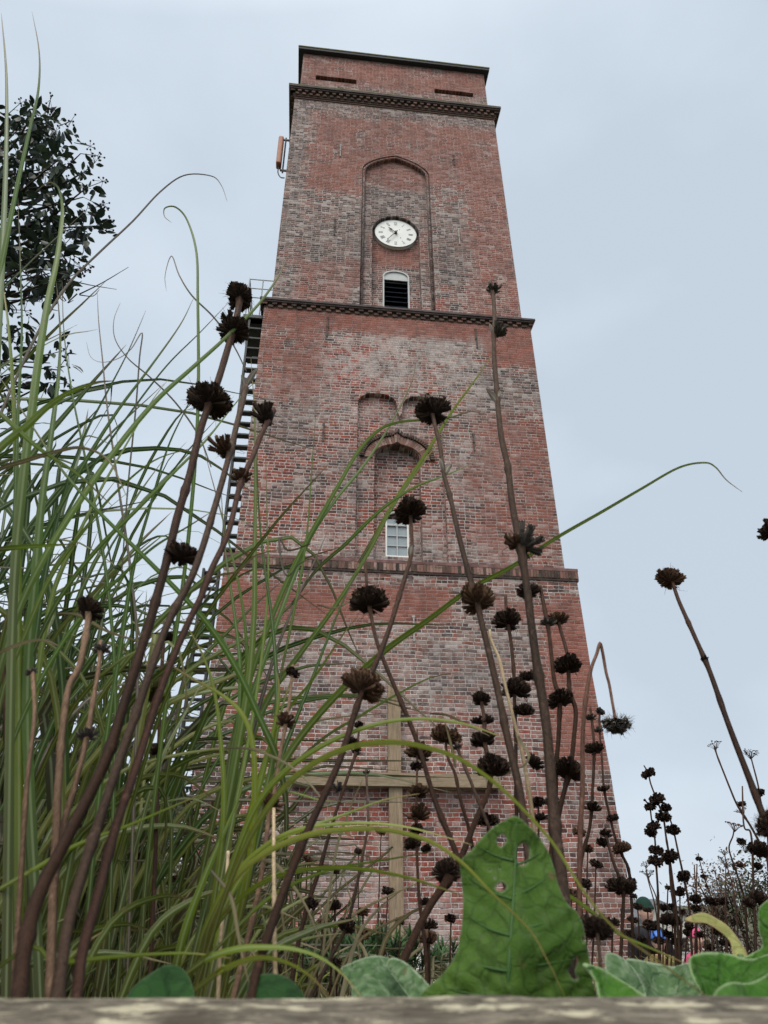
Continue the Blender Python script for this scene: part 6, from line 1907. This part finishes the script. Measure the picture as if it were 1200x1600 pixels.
    LJ = [((0, 0, .90), .13, .11), ((-.09, 0, .84), .10), ((-.10, -.01, .48), .073), ((-.10, .02, .12), .06), ((.09, 0, .84), .10), ((.10, -.01, .48), .073), ((.10, .02, .12), .06)]
    skin_body("trousers", [((a[0] * k, a[1] * k, a[2] * k), *[q * k for q in r_]) for a, *r_ in LJ], [(0, 1), (1, 2), (2, 3), (0, 4), (4, 5), (5, 6)], plain("trouser_cloth", legs, .8, .2, 12), root)
    for sgn in (-1, 1):
        m = MB(); ellipsoid(m, (sgn * .105 * k, -.05 * k, .05 * k), (.05 * k, .14 * k, .055 * k), 3); m.build("shoe", M_dark, root, True)
    m = MB()
    if hat == 'beanie':
        def hf(v):
            if v.co.z < -.05: v.co.z = -.05 + (v.co.z + .05) * .12
            v.co *= 1 + .02 * math.sin(math.atan2(v.co.y, v.co.x) * 30)
        ellipsoid(m, (0, .006 * k, 1.665 * k), (.094 * k, .110 * k, .112 * k), 4, .5, hf)
        for i in range(24):
            a = i * math.pi / 12
            ellipsoid(m, (math.cos(a) * .090 * k, .006 * k + math.sin(a) * .106 * k, 1.662 * k), (.016 * k, .016 * k, .024 * k), 1)
        m.build("beanie", plain("knit_hat", hatc, .95, .2, 60), root, True)
    else:
        def hf(v):
            if v.co.z < 0: v.co.z *= .1
        ellipsoid(m, (0, .01 * k, 1.655 * k), (.115 * k, .138 * k, .125 * k), 4, .5, hf)
        h_ = m.build("helmet", plain("helmet_shell", hatc, .3, .1, 20, .6), root, True)
        m = MB()
        for s_ in (-.06, 0, .06):
            m.tube(spline([Vector((s_ * k, -.11 * k, 1.70 * k)), Vector((s_ * k, 0, 1.783 * k)), Vector((s_ * k, .12 * k, 1.70 * k))], 5), [.012 * k] * 11, 6)
        m.tube([Vector((math.cos(a) * .117 * k, .01 * k + math.sin(a) * .14 * k, 1.652 * k)) for a in [i * math.pi / 10 for i in range(21)]], [.010 * k] * 21, 6)
        m.build("trim", M_dark, h_, True)
    return root
person("person in a dark green knitted beanie and dark coat standing beyond the pompom stems", 1006, 9.4, 1.71, (0.012, 0.012, 0.016), (0.010, 0.036, 0.026), (0.03, 0.035, 0.05), 12)
person("child in a bright blue helmet standing right beside the beanie wearer", 1019, 9.0, 1.41, (0.16, 0.12, 0.05), (0.02, 0.13, 0.50), (0.03, 0.03, 0.04), -10, 'helmet')
person("small child in a pink hat and pink jacket behind the pompom stems", 1077, 9.3, 1.42, (0.45, 0.07, 0.15), (0.6, 0.09, 0.20), (0.05, 0.05, 0.08), 20)
